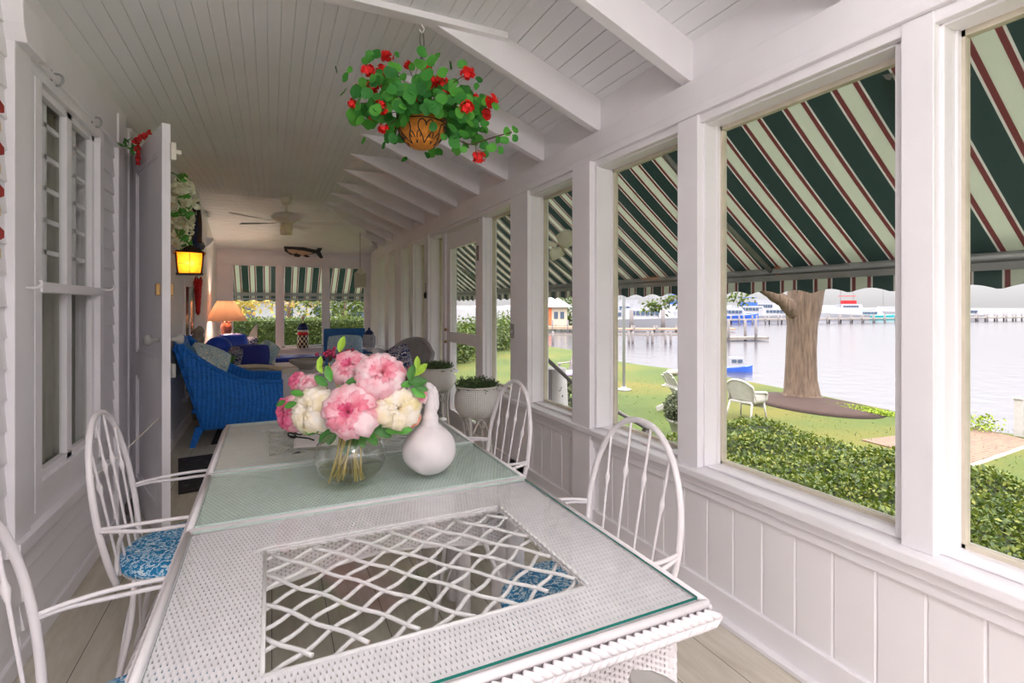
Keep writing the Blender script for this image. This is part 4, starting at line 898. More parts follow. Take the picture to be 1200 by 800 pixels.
# ================================================================ INSIDE: tables
TX0, TX1 = -0.215, 0.865
def braid(mb, p0, p1, n, r=0.0088, h=0.020):
    """herringbone plait of short slanted strands along an edge"""
    p0, p1 = Vector(p0), Vector(p1); d = (p1-p0)/n; o = Vector((d.y, -d.x, 0)).normalized()
    for i in range(n):
        a = p0+d*i
        mb.tube([a+o*0.004+Vector((0, 0, h)), a+d*1.1+o*0.011+Vector((0, 0, h*0.45)), a+d*2.2+o*0.007+Vector((0, 0, -0.001))], [r*.7, r, r*.7], 6)
        mb.tube([a+o*0.004+Vector((0, 0, -h)), a+d*1.1+o*0.011+Vector((0, 0, -h*0.45)), a+d*2.2+o*0.007+Vector((0, 0, 0.001))], [r*.7, r, r*.7], 6)
def wicker_table(label, y0, y1, lattice=True, near=False):
    cy = (y0+y1)/2; t = thing('wicker_table', label, 'table', ((TX0+TX1)/2, cy, 0), 0); cx = (TX0+TX1)/2
    x0, x1, a, b = TX0-cx, TX1-cx, y0-cy, y1-cy
    zt = 0.742
    if lattice:
        bx, by = 0.20, 0.175
        i0, i1, j0, j1 = x0+bx, x1-bx, a+by, b-by-0.02
        for pts, m in (([(x0, a), (x1, a), (i1, j0), (i0, j0)], 'weave_x'), ([(x0, b), (i0, j1), (i1, j1), (x1, b)], 'weave_x'), ([(x0, a), (i0, j0), (i0, j1), (x0, b)], 'weave_y'), ([(x1, a), (x1, b), (i1, j1), (i1, j0)], 'weave_y')):
            MB().add([(x, y, zt) for x, y in pts], [(0, 1, 2, 3)]).build('woven_border', m, t, solid=0.002)
        mb = MB()
        braid(mb, (i1, j1, zt), (i0, j1, zt), 26, 0.006, 0.008); braid(mb, (i1, j0, zt), (i1, j1, zt), 20, 0.006, 0.008)
        mb.tube([(i0, j0, zt), (i1, j0, zt)], 0.005, 6).tube([(i0, j0, zt), (i0, j1, zt)], 0.005, 6)
        mb.build('inner_braid', 'wicker_paint', t)
        # two crossing families of bent cane strands
        mb = MB(); w_, h_ = i1-i0, j1-j0
        for fam, (sl, st) in enumerate(((0.78, 0.080), (-1.25, 0.128))):
            k = -20
            while k < 34:
                pts = []
                for q in range(0, 41):
                    x = i0+w_*q/40; y = j0+k*st+sl*(x-i0)+0.006*math.sin((x-i0)*math.pi*2/0.106+fam*2+k*1.57)
                    if j0 <= y <= j1: pts.append((x, y, zt-0.006+0.003*(1 if fam else -1)))
                if len(pts) > 1: mb.tube(pts, 0.0048, 6)
                k += 1
        mb.build('cane_lattice', 'wicker_paint', t)
    else:
        MB().add([(x0, a, zt), (x1, a, zt), (x1, b, zt), (x0, b, zt)], [(0, 1, 2, 3)]).build('woven_top', 'weave_fine', t, solid=0.002)
    mb = MB()
    for (p, q) in (((x0, a), (x1, a)), ((x1, a), (x1, b)), ((x1, b), (x0, b)), ((x0, b), (x0, a))):
        mb.tube([(p[0], p[1], 0.748), (q[0], q[1], 0.748)], 0.009, 8)
    mb.build('rim', 'wicker_paint', t)
    mb = MB()
    if near: braid(mb, (x0, a-0.004, 0.718), (x1+0.004, a-0.004, 0.718), 52)
    braid(mb, (x1+0.004, a, 0.718), (x1+0.004, b, 0.718), int((b-a)/0.024)); braid(mb, (x0-0.004, b, 0.718), (x0-0.004, a, 0.718), int((b-a)/0.024))
    mb.box(x0+0.003, x1-0.003, a+0.002, a+0.012, 0.70, 0.74).box(x0+0.003, x1-0.003, b-0.012, b-0.002, 0.70, 0.74).box(x0+0.003, x0+0.013, a, b, 0.70, 0.74).box(x1-0.013, x1-0.003, a, b, 0.70, 0.74)
    mb.build('edge_braid', 'wicker_paint', t)
    for (yy) in ((a+0.03, b-0.03) if near else (b-0.03,)):
        MB().add([(x0+0.04, yy, 0.70), (x1-0.06, yy, 0.70), (x1-0.06, yy, 0.52), (x1-0.2, yy, 0.56), (cx-cx, yy, 0.60), (x0+0.2, yy, 0.56), (x0+0.04, yy, 0.52)], [(0, 1, 2, 3, 4, 5, 6)]).build('apron', 'weave_apron', t, solid=0.004)
        MB().tube(smooth_path([(x1-0.06, yy, 0.52), (x1-0.2, yy, 0.56), (0, yy, 0.60), (x0+0.2, yy, 0.56), (x0+0.04, yy, 0.52)], 5), 0.007, 6).build('apron_cane', 'wicker_paint', t)
    for sx, sy in ((x0+0.06, a+0.06), (x1-0.075, a+0.06), (x0+0.06, b-0.06), (x1-0.075, b-0.06)):
        mb = MB()
        n = 90
        prof = []
        for k in range(n+1):
            z = 0.70*k/n; prof.append((0.032+0.0022*abs(math.sin(k*math.pi/1.5)), z))
        mb.lathe(prof, 14, (sx, sy, 0)); mb.build('leg', 'wicker_paint', t)
    mb = MB(); z0, z1 = 0.752, 0.758; e = 0.014; ys = a+e; ye = b-e if near else b-e
    X0, X1 = x0+e, x1-e
    mb.add([(X0, ys, z1), (X1, ys, z1), (X1, ye, z1), (X0, ye, z1)], [(0, 1, 2, 3)]); mb.cur = 1
    mb.add([(X0, ys, z0), (X1, ys, z0), (X1, ye, z0), (X0, ye, z0), (X0, ys, z1), (X1, ys, z1), (X1, ye, z1), (X0, ye, z1)], [(0, 1, 5, 4), (1, 2, 6, 5), (2, 3, 7, 6), (3, 0, 4, 7)])
    if not near: mb.mi = [2 if m_ == 1 else m_ for m_ in mb.mi]
    else: mb.mi[-2] = 2
    mb.build('glass_top', ['table_glass' if near else 'green_glass', 'teal_edge', 'pale_edge'], t)
    return t
wicker_table('white wicker table with cane lattice centre and glass top nearest the camera', 0.835, 1.715, True, True)
wicker_table('narrow white wicker table with plain woven top carrying the peony vase', 1.728, 2.262, False)
wicker_table('white wicker lattice table farthest from the camera, with the folded cloth on it', 2.275, 3.16, True)

# ================================================================ dining chairs
def dining_chair(name, label, loc, rz, group='white iron dining chairs'):
    t = thing(name, label, 'chair', loc, rz, group); m = 'iron_white'
    def hoop(a):  # a 0..pi
        c, s = math.cos(a), math.sin(a); y = 0.235*c*(1-0.12*(1-s)**2); z = 0.66+0.345*s if s > 0 else 0.66
        return Vector((-0.225-0.30*(z-0.45)*0.55, y, z))
    def yz(z, sg): return Vector((-0.19-0.165*(z-0.44), sg*(0.235-0.062*((0.68-z)/0.24)**2), z))
    def hoop(a):
        z = 0.68+0.325*math.sin(a); return Vector((-0.19-0.165*(z-0.44), 0.235*math.copysign(abs(math.cos(a))**0.92, math.cos(a)), z))
    pts = [yz(z, 1) for z in (0.44, 0.50, 0.56, 0.62)]+[hoop(math.pi*k/20) for k in range(21)]+[yz(z, -1) for z in (0.62, 0.56, 0.50, 0.44)]
    MB().tube(smooth_path(pts, 3), 0.0105, 10).build('back_hoop', m, t)
    for yb, yt in ((-0.12, -0.155), (-0.04, -0.052), (0.04, 0.052), (0.12, 0.155)):
        zt = 0.68+0.325*math.sqrt(max(0, 1-(yt/0.235)**2)); p0 = Vector((-0.19, yb, 0.45)); p1 = Vector((-0.19-0.165*(zt-0.44), yt, zt))
        P = []; rr = []
        for k in range(33):
            q = k/32; P.append(p0.lerp(p1, q)); zc = (q-0.68)*(p1-p0).length; rr.append(0.0046+0.0062*math.exp(-(zc/0.015)**2))
        MB().tube(P, rr, 8).build('spindle', m, t)
    for sg in (-1, 1):
        for dz, dr in ((0, 0), (-0.024, 0.010)):
            arm = [(-0.228, sg*0.234, 0.662+dz*.3), (-0.17, sg*(0.255+dr*.5), 0.668+dz*.5), (-0.08, sg*(0.270+dr), 0.674+dz), (0.05, sg*(0.275+dr), 0.674+dz), (0.16, sg*(0.262+dr), 0.664+dz), (0.20, sg*(0.25), 0.63+dz), (0.185, sg*0.22, 0.54), (0.15, sg*0.16, 0.445)]
            MB().tube(smooth_path(arm, 4), 0.0065, 8).build('arm', m, t)
    MB().tube(smooth_path([(-.192, .168, .47), (-.203, .10, .535), (-.208, 0, .56), (-.203, -.10, .535), (-.192, -.168, .47)], 5), .0075, 8).build('back_arc', m, t)
    ring = [(0.205*math.cos(2*math.pi*k/28), 0.205*math.sin(2*math.pi*k/28), 0.44) for k in range(28)]
    MB().tube(ring, 0.009, 8, True).build('seat_ring', m, t)
    MB().lathe([(1e-5, 0.435), (0.20, 0.438), (0.222, 0.452), (0.226, 0.468), (0.21, 0.486), (0.15, 0.497), (1e-5, 0.50)], 36).build('seat_cushion', 'paisley', t)
    for ax, ay in ((-1, -1), (-1, 1), (1, -1), (1, 1)):
        MB().tube(smooth_path([(ax*0.145, ay*0.145, 0.44), (ax*0.16, ay*0.16, 0.25), (ax*0.21, ay*0.20, 0.008)], 4), 0.0095, 8).build('leg', m, t)
    for k in range(4):
        a0 = math.pi/4+k*math.pi/2; a1 = a0+math.pi/2
        p0 = Vector((0.272*math.cos(a0), 0.272*math.sin(a0), 0.07)); p1 = Vector((0.272*math.cos(a1), 0.272*math.sin(a1), 0.07)); am = (a0+a1)/2
        pm = Vector((0.16*math.cos(am), 0.16*math.sin(am), 0.37))
        MB().tube(smooth_path([p0, p0.lerp(pm, .5)+Vector((0, 0, .06)), pm, p1.lerp(pm, .5)+Vector((0, 0, .06)), p1], 4), 0.0055, 6).build('arched_brace', m, t)
    return t
c1 = dining_chair('dining_chair', 'white iron hoop back chair on the left side, whole backrest visible against the open door', (-0.29, 2.34, 0), 0)
for (x, y, rz, lab) in [(-0.285, 1.35, 0, 'white iron chair at the left edge of the photo, only hoop and arm showing'),
                        (0.865, 1.40, 180, 'white iron hoop back chair on the window side nearest the camera'),
                        (0.865, 2.39, 180, 'white iron hoop back chair on the window side beside the wicker planter')]:
    c = copy_tree(c1); c.location = (x, y, 0); c.rotation_euler = (0, 0, R(rz)); c['label'] = lab
# resin armchair at the near end: only its arm tip shows
t = thing('end_armchair', 'white broad armed chair at the near end of the table, arm tip showing', 'chair', (0.36, 0.515, 0), R(90))
MB().box(-0.22, 0.26, -0.24, 0.24, 0.42, 0.46).build('seat', 'white_plastic', t, bevel=0.01)
MB().grid(lambda u, v: (-0.24-0.12*v, (u-0.5)*0.5, 0.46+0.40*v), 6, 4).build('backrest', 'white_plastic', t, solid=0.02)
for sg in (-1, 1):
    MB().grid(lambda u, v: (-0.26+0.54*u, sg*(0.27+(v-0.5)*0.075*(1 if u < .85 else math.sqrt(max(0, 1-((u-.85)/.15)**2)))), 0.706-0.02*max(0, (u-.75)*4)**2), 20, 6).build('arm', 'white_plastic', t, solid=0.022)
    MB().tube([(0.2, sg*0.25, 0.69), (0.24, sg*0.26, 0)], 0.018, 8).build('leg', 'white_plastic', t); MB().tube([(-0.2, sg*0.25, 0.64), (-0.28, sg*0.26, 0)], 0.018, 8).build('leg', 'white_plastic', t)

# ================================================================ vase, peonies, gourd swan, cloth
VB = Vector((0.263, 1.945, 0.7585))
va = thing('glass_vase', 'round clear glass globe vase holding the peonies', 'vase', VB)
prof = [(1e-5, 0.002), (0.055, 0.002), (0.09, 0.018), (0.118, 0.055), (0.127, 0.095), (0.118, 0.14), (0.09, 0.175), (0.066, 0.19), (0.070, 0.205)]
MB().lathe(prof, 40).build('glass_body', 'vase_glass', va)
MB().lathe([(1e-5, 0.006), (0.053, 0.006), (0.087, 0.022), (0.113, 0.055), (1e-5, 0.056)], 32).build('water', 'water_vase', va)
# view-independent flower maker
def peony(label, c, r, mats, face, group='peonies in the glass vase', layers=(9, 9, 9, 8), leafy=False):
    t = thing('peony', label, 'flower', c, 0, group); F = Vector(face).normalized(); rot = F.to_track_quat('Z', 'Y').to_matrix()
    for li, n in enumerate(layers):
        mb = MB(); rr = r*(1.0-0.10*li); op = (1.05, 0.74, 0.46, 0.24)[li]*1.35
        for k in range(n):
            a = 2*math.pi*(k+0.5*li+random.uniform(-.15, .15))/n; wd = (0.55, 0.50, 0.45, 0.42)[li]; sc_ = random.uniform(0.88, 1.08)
            def pf(u, v, a=a, wd=wd, sc_=sc_, rr=rr, op=op, ph=random.uniform(0, 6)):
                th_ = op*(0.25+0.85*v) if li < 3 else op*(0.3+v); s_ = (u-0.5)*2
                w2 = wd*math.sin(min(1, 0.25+v*1.05)*math.pi*0.72)
                R_ = rr*sc_*(0.35+0.65*math.sin(min(1.0, v*1.15)*math.pi/2))*(1-0.07*s_*s_*v)+rr*0.075*math.sin(6*s_+ph)*v*v
                al = a+s_*w2
                z = R_*math.cos(th_); h = R_*math.sin(th_); z += -0.10*rr*v*v*(1 if li == 0 else 0)
                return rot @ Vector((h*math.cos(al), h*math.sin(al), z))
            mb.grid(pf, 5, 5)
        mb.build('petals', mats[min(li, len(mats)-1)], t)
    # stem down to the vase
    tgt = VB+Vector((random.uniform(-.085, .085), random.uniform(-.06, .06), 0.022))-Vector(c); neck = VB+Vector((random.uniform(-.04, .04), random.uniform(-.04, .04), 0.19))-Vector(c)
    b0 = -F*r*0.3
    MB().tube(smooth_path([b0, b0.lerp(neck, 0.5)+Vector((0, 0, 0.02)), neck, neck.lerp(tgt, .5), tgt], 4), 0.0038, 6).build('stem', 'stem', t)
    sep = [b0-F*r*0.1+Vector((random.gauss(0, 1), random.gauss(0, 1), random.gauss(0, 1)))*r*0.2 for _ in range(5)]
    leaves('sepals', [tuple(s) for s in sep], r*0.7, 'leaf', t, up=0.1, aspect=0.6)
    return t
PK, PP, CR, HT, PE = ['petal_pale', 'petal_pink', 'petal_pink', 'petal_hot'], ['petal_pale', 'petal_pale', 'petal_pink', 'petal_pink'], ['petal_cream']*4, ['petal_pink', 'petal_hot', 'petal_hot', 'petal_hot'], ['petal_peach']*4
def toward(dx, dz): return (-S_+C_*dx, -C_-S_*dx, dz)
FL = [('big pink peony at the front centre of the bouquet', 411, 484, 31, 1.80, PK, toward(0, .35)),
      ('large blush peony at the upper right of the bouquet', 447, 440, 29, 1.86, PP, toward(.35, .55)),
      ('pink peony at the top of the bouquet', 411, 432, 22, 1.95, PK, toward(-.1, .8)),
      ('cream white peony at the left front of the bouquet', 369, 480, 27, 1.88, CR, toward(-.5, .3)),
      ('deep pink peony at the far left of the bouquet', 344, 484, 22, 1.95, HT, toward(-.9, .1)),
      ('cream white peony at the right front of the bouquet', 465, 478, 26, 1.86, CR, toward(.5, .1)),
      ('small peach bud low on the right of the bouquet', 482, 490, 11, 1.90, PE, toward(.8, 0)),
      ('small bright pink bud at the upper left of the bouquet', 349, 446, 11, 2.00, HT, toward(-.6, .7)),
      ('half open pale pink bud at the right edge of the bouquet', 490, 464, 11, 1.90, PP, toward(.9, .3)),
      ('small pale blossom behind the bright pink bud', 362, 450, 12, 1.96, PP, toward(-.4, .8)),
      ('cream blossom hanging low under the right cream peony', 450, 500, 14, 1.88, CR, toward(.2, -.4))]
for lab, px, py, rp_, d, mats, face in FL:
    c = pt(px, py, d); peony(lab, c, rp_*d/600*1.06, mats, face)
def bigleaf(mb, c, ln, wd, dirv, nrm):
    d = Vector(dirv).normalized(); nv = Vector(nrm); nv = (nv-d*nv.dot(d)).normalized(); b = d.cross(nv)
    mb.grid(lambda u, v: Vector(c)+d*ln*v+b*(u-.5)*wd*math.sin(math.pi*min(1, v*0.92+.04))**0.8+nv*(-0.15*ln*v*v+abs(u-.5)*wd*0.25), 4, 7)
lf = thing('bouquet_greenery', 'green leafy sprays tucked among the peonies in the vase', 'foliage', VB)
LS = [(388, 447, 0.06, -0.3, 1, .2), (404, 452, .055, .8, .5, 0), (437, 488, .075, 1, -.4, .1), (405, 508, .085, .1, -1, .1), (428, 503, .07, .6, -.8, 0), (388, 503, .07, -.7, -.8, 0), (452, 505, .06, .9, .1, 0), (415, 505, .08, -.1, -1, 0),
      (348, 472, .05, -1, -.3, 0), (374, 432, .045, .1, 1, 0), (378, 437, .04, -.6, 1, 0), (398, 412, .06, .25, 1, 0), (486, 440, .06, .6, .6, 0), (478, 448, .07, .9, .1, 0), (482, 455, .06, .8, -.5, 0), (489, 432, .045, 0, 1, 0), (358, 495, .05, .3, -1, .0), (383, 487, .04, -.2, -1, 0), (440, 447, .05, .3, -1, 0), (425, 455, .05, -1, -.2, 0), (470, 452, .05, 1, .3, 0), (395, 500, .075, -.4, -.7, 0), (418, 500, .08, .3, -.9, 0), (436, 498, .08, .8, -.5, 0), (448, 492, .07, 1, -.2, 0), (380, 498, .07, -.9, -.4, 0), (463, 505, .06, 1, .1, 0), (384, 452, .06, -.8, .6, 0), (392, 458, .06, .9, .2, 0), (480, 446, .06, .2, .9, 0), (356, 462, .05, -1, .2, 0), (335, 470, .04, -1, -.4, 0), (430, 470, .05, .8, .4, 0), (486, 452, .05, .9, -.3, 0)]
for i_, mt in enumerate(('leaf', 'leaf_dark', 'leaf_lime')):
    mb = MB()
    for k, (px, py, ln, dx, dz, _) in enumerate(LS):
        lime = k in (9, 10, 11, 15, 12)
        if (mt == 'leaf_lime') != lime: continue
        if not lime and (k % 2 == 0) != (mt == 'leaf'): continue
        c = pt(px, py, 1.84 if py > 430 else 1.95)-VB; bigleaf(mb, c, ln, ln*0.5, (C_*dx, -S_*dx, dz), (-S_, -C_, 0.4))
    mb.build('leaves', mt, lf)
mb = MB()
for px, py in ((374, 440), (400, 420), (484, 445), (470, 455), (385, 425)):
    a = pt(px, py, 1.93)-VB; mb.tube(smooth_path([a, a.lerp(Vector((0, 0, .2)), .6), Vector((0, 0, .19)), Vector((random.uniform(-.05, .05), random.uniform(-.05, .05), .012))], 4), 0.0022, 6)
for k in range(16): 
    a = random.uniform(0, 6.28); mb.tube([(0.03*math.cos(a), .03*math.sin(a), .2), (-.05*math.cos(a+.5), -.05*math.sin(a+.5), .01)], 0.003, 6)
mb.build('stems', 'stem', lf)
for lab, px, py, n in (('magenta berry spray at the top left of the bouquet', 387, 414, 16), ('magenta berry spray at the top centre of the bouquet', 404, 416, 14), ('small purple berries among the leaves at the right of the bouquet', 477, 437, 9)):
    c = pt(px, py, 1.97 if py < 430 else 1.9); mb = MB()
    o = thing('berry_spray', lab, 'berries', c, 0, 'berry sprays in the bouquet')
    for _ in range(n):
        p_ = Vector((random.gauss(0, .013), random.gauss(0, .013), random.gauss(0, .011))); MB().ball(p_, 0.0075, 8).build('berry', 'berry', o); mb.tube([p_, (0, 0, -.03)], .0012, 4)
    mb.build('sprig', 'twig', o)
# gourd swan
sw = thing('gourd_swan', 'rough white swan shaped gourd with a tall folded neck standing on the table', 'ornament', (0.547, 1.905, 0.7585))
mb = MB()
def body(u, v):
    a = u*2*math.pi; ph_ = v*math.pi; r = 0.100*math.sin(ph_)*(1+0.035*math.sin(5*a+ph_)*math.sin(ph_*3)+0.02*math.sin(3*a+4*ph_)); z = 0.092-0.092*math.cos(ph_)
    if v > 0.72: k = (v-0.72)/0.28; r = max(r, 0.034*(1-k)+0.025*k); z = z*(1)+k*k*0.03
    return (r*math.cos(a), r*math.sin(a), z+0.0)
mb.grid(body, 28, 18); mb.build('body', 'stone_white', sw)
mb = MB().tube(smooth_path([(0, 0, 0.17), (0.002, 0, 0.22), (0.004, 0, 0.28), (0.0, 0, 0.325), (0.004, -0.006, 0.337)], 5), [0.037]*3+[0.032]*3+[0.026]*4+[0.023]*3+[0.021]*3+[0.020]*3+[0.018, 0.012], 14)
mb.tube(smooth_path([(0.004, -.004, 0.325), (0.012, -0.006, 0.318), (0.017, -0.008, 0.28), (0.016, -0.008, 0.25), (0.008, -0.006, 0.215)], 5), [0.012]*3+[0.015]*3+[0.017]*5+[0.018]*5+[0.014]*4+[0.006], 12)
mb.build('neck', 'stone_white', sw)
# white cloth and black rimmed glasses on far table
mb = MB().grid(lambda u, v: (0.09+0.20*u+0.02*v, 2.50+0.42*v-0.03*u, 0.761+0.004*math.sin(9*u)*math.sin(7*v)+0.02*max(0, v-.7)), 16, 16)
tag(mb.build('folded_cloth', 'linen', solid=0.003), 'white folded linen cloth lying on the far wicker table', 'cloth')
gl = thing('reading_glasses', 'black framed reading glasses lying on the white cloth', 'glasses', onz(346, 512, 0.770), R(60))
for sx in (-0.030, 0.030): MB().tube([(sx+0.022*math.cos(a), 0.016*math.sin(a), 0.016+0.010*math.sin(a)) for a in [2*math.pi*k/16 for k in range(16)]], 0.004, 6, True).build('rim', 'black', gl)
MB().tube([(-0.008, 0, 0.018), (0.008, 0, 0.018)], 0.002, 6).build('bridge', 'black', gl)
for sx in (-0.052, 0.052): MB().tube([(sx, 0, 0.018), (sx*0.9, -0.09, 0.008), (sx*.8, -.115, -.002)], 0.004, 6).build('temple', 'black', gl)

# ================================================================ hanging geranium basket
HB = Vector((0.724, 2.67, 0)); PR = 0.128
hb = thing('hanging_basket', 'scrolled iron basket of red geraniums hanging from the rafter', 'hanging plant', (HB.x, HB.y, 2.235))
mb = MB().lathe([(1e-5, 0.0), (0.05, 0.004), (0.085, 0.028), (0.112, 0.07), (0.124, 0.115), (0.127, 0.15), (0.115, 0.152), (1e-5, 0.14)], 32); pot_ = mb.build('coir_pot', 'terracotta', hb)
def onpot(a, z):  # point on pot surface
    r = float(np.interp(z, [0, 0.004, 0.028, 0.07, 0.115, 0.15], [0.02, 0.05, 0.085, 0.112, 0.124, 0.127]))+0.003; return (r*math.cos(a), r*math.sin(a), z)
mb = MB()
for z, r in ((0.150, .004), (0.125, .003)): mb.tube([onpot(2*math.pi*k/40, z) for k in range(40)], r, 6, True)
for k in range(6):
    a0 = math.pi/3*k+0.45
    for sg in (-1, 1):
        P = [onpot(a0, 0.012), onpot(a0+sg*0.16, 0.04), onpot(a0+sg*0.34, 0.075), onpot(a0+sg*0.30, 0.105), onpot(a0+sg*0.16, 0.115), onpot(a0+sg*0.02, 0.10), onpot(a0, 0.085)]; mb.tube(smooth_path(P, 4), 0.0028, 6)
        P = [onpot(a0+sg*0.50, 0.012), onpot(a0+sg*.42, .05), onpot(a0+sg*.30, .062), onpot(a0+sg*.22, .045), onpot(a0+sg*.30, .035)]; mb.tube(smooth_path(P, 4), 0.0026, 6)
mb.build('iron_scrollwork', 'black', pot_)
mb = MB()
for a in (0.3, 2.4, 4.5): mb.tube([onpot(a, 0.15), (0.0, 0, 0.50)], 0.0018, 6)
mb.tube(smooth_path([(0, 0, 0.5), (0.012, 0, 0.54), (0.01, 0, 0.60), (0, 0, 0.62), (-0.01, 0, 0.60), (-0.008, 0, 0.54), (0, 0, 0.5)], 4), 0.002, 6); mb.build('hanger', 'black', hb)
MB().tube(smooth_path([(0, 0, 0.705), (0, 0, 0.66), (0.012, 0, 0.64), (0.0, 0, 0.615), (-0.012, 0, 0.63)], 4), 0.004, 6).build('ceiling_hook', 'iron_white', hb)
O = Vector((HB.x, HB.y, 2.235)); Crt = Vector((0, 0, 0.17)); CL = [(453,66),(432,83),(448,83),(478,76),(419,107),(413,121),(453,98),(455,109),(446,126),(437,139),(460,146),(449,151),(489,115),(503,96),(516,95),(528,105),(537,134),(548,86),(555,116),(547,126),(575,118),(569,134),(561,184),(437,101),(500,80),(520,112)]
anchors = []
for i, (px, py) in enumerate(CL):
    d = 2.73+random.uniform(-0.25, -0.02) if i % 3 else 2.73+random.uniform(0, .12)
    c = pt(px, py, d)-O; anchors.append(c); mb = MB()
    big = 0.7 if i in (3, 5, 11, 9, 16) else 1.0
    for _ in range(34):
        v = Vector((random.gauss(0, 1), random.gauss(0, 1), random.gauss(0, 1))).normalized(); q = c+Vector((v.x, v.y, v.z*.9))*0.032*big*random.uniform(.3, 1.1)
        rot = v.to_track_quat('Z', 'Y').to_matrix()
        for k in range(5):
            a = 2*math.pi*k/5+v.x*3; pr = 0.0145*big
            e = rot @ Vector((math.cos(a), math.sin(a), .25)); f_ = rot @ Vector((-math.sin(a), math.cos(a), 0))
            mb.add([q, q+(e*.6+f_*.5)*pr, q+e*pr*1.15, q+(e*.6-f_*.5)*pr], [(0, 1, 2, 3)])
    mb.build('flower_cluster', 'red_petal', hb)
mb = MB()
for c in anchors[:22]:
    mb.tube(smooth_path([Crt*0.85, Crt.lerp(c, .5)+Vector((0, 0, .03)), c], 4), 0.0022, 5)
vine = [pt(px, py, d)-O for px, py, d in [(522, 142, 2.65), (530, 158, 2.62), (545, 168, 2.6), (557, 168, 2.6), (572, 163, 2.6), (588, 158, 2.6), (600, 155, 2.6)]]
v2 = [vine[3], pt(558, 178, 2.6)-O, pt(560, 184, 2.6)-O]
mb.tube(smooth_path([Crt]+vine, 4), 0.003, 6).tube(v2, 0.002, 5); mb.build('stems', 'twig', hb)
def rleaf(mb, c, r, nrm, spin):
    rot = Vector(nrm).normalized().to_track_quat('Z', 'Y').to_matrix(); vs = [Vector(c)]
    n = 14
    for k in range(n):
        a = 2*math.pi*(k+.5)/n; rr = r*(1+0.05*math.cos(7*a))*(1-0.35*max(0, math.cos(a))**8)
        vs.append(Vector(c)+rot @ (Matrix.Rotation(spin, 3, 'Z') @ Vector((rr*math.cos(a), rr*math.sin(a), 0.22*rr*(1+.3*math.cos(3*a))))))
    mb.add(vs, [(0, k+1, (k+1) % n+1) for k in range(n)], True)
mb = MB()
LP = []
for _ in range(330):
    a = random.uniform(0, 6.28); rad = random.uniform(0.02, 1)**0.6*0.33; z = random.gauss(0.22, 0.075)-0.35*max(0, rad-0.2)**1.0
    z = min(z, .40)
    LP.append((Vector((rad*math.cos(a)*1.1, rad*math.sin(a)*.95, z)), random.uniform(.020, .036)))
for px, py, r_, d in [(395, 82, .02, 2.6), (410, 82, .018, 2.6), (406, 91, .028, 2.6), (404, 108, .03, 2.6), (433, 66, .03, 2.7), (429, 72, .025, 2.7), (442, 64, .03, 2.7), (465, 64, .017, 2.7), (513, 66, .022, 2.75), (527, 76, .025, 2.7), (561, 94, .02, 2.6), (558, 101, .018, 2.6), (421, 135, .03, 2.6), (455, 159, .022, 2.6), (580, 125, .022, 2.6), (568, 118, .025, 2.6), (555, 145, .028, 2.6), (568, 145, .024, 2.6), (487, 130, .05, 2.52), (533, 167, .035, 2.6), (532, 157, .03, 2.6), (543, 157, .028, 2.6), (543, 175, .02, 2.6), (520, 160, .02, 2.6), (594, 154, .024, 2.6), (603, 152, .022, 2.6), (603, 162, .02, 2.6), (583, 163, .022, 2.6), (591, 165, .024, 2.6), (576, 173, .028, 2.6), (570, 172, .02, 2.6), (586, 176, .02, 2.6), (474, 142, .03, 2.55), (503, 126, .03, 2.55), (515, 125, .03, 2.55), (524, 120, .024, 2.55), (462, 118, .03, 2.55), (437, 118, .03, 2.55), (425, 98, .03, 2.6), (446, 92, .03, 2.6)]:
    LP.append((pt(px, py, d)-O, r_))
for c, r_ in LP:
    nrm = Vector((c.x*1.2+random.gauss(0, .3), c.y*1.2+random.gauss(0, .3), random.uniform(-.2, .6)))+Vector((-S_, -C_, -.25))*random.uniform(.3, 1.3); rleaf(mb, c, r_, nrm, random.uniform(0, 6.28))
mb.build('leaves', 'geranium_leaf', hb)

# ================================================================ wall things on the left
# hydrangea garland behind the open door
gd = thing('hydrangea_garland', 'cream hydrangea garland hanging on the house wall behind the open door', 'garland', (XL+0.08, 5.52, 1.5))
def onwall(px, py, x): 
    r_ = pt(px, py, 1); k = x/r_.x; return Vector((x, r_.y*k, 1.4+(r_.z-1.4)*k))
GB = Vector((XL+0.08, 5.52, 1.5))
bl = []; lf_ = []
for px, py, r_ in [(213, 222, .09), (214, 238, .12), (210, 255, .08), (212, 268, .09), (209, 280, .07), (218, 258, .06)]:
    c = onwall(px, py, XL+0.20)-GB; mb = MB().ball(c, r_*.7, 12)
    for _ in range(90):
        v = Vector((random.gauss(0, 1), random.gauss(0, 1), random.gauss(0, 1))).normalized()*r_; q = c+v; rleaf(mb, q, 0.021, v+Vector((random.gauss(0,.3), random.gauss(0,.3), random.gauss(0,.3))), random.random())
    mb.build('bloom', 'bloom_white', gd)
gl_ = [tuple(onwall(random.uniform(206, 220), random.uniform(208, 300), XL+0.05+random.uniform(0, .05))-GB) for _ in range(60)]
gl_ += [tuple(onwall(random.uniform(208, 219), py_, XL+random.uniform(.22, .30))-GB) for py_ in [random.choice((246, 248, 250, 276, 279, 282, 210, 232)) + random.uniform(-3, 3) for _ in range(46)]]
leaves('leaves', gl_, 0.075, 'leaf', gd, aspect=0.6, up=0)
mb = MB(); mb.tube([onwall(209, 205, XL+.06)-GB, onwall(213, 250, XL+.07)-GB, onwall(210, 300, XL+.06)-GB], 0.012, 6); mb.build('vine_stem', 'twig', gd)
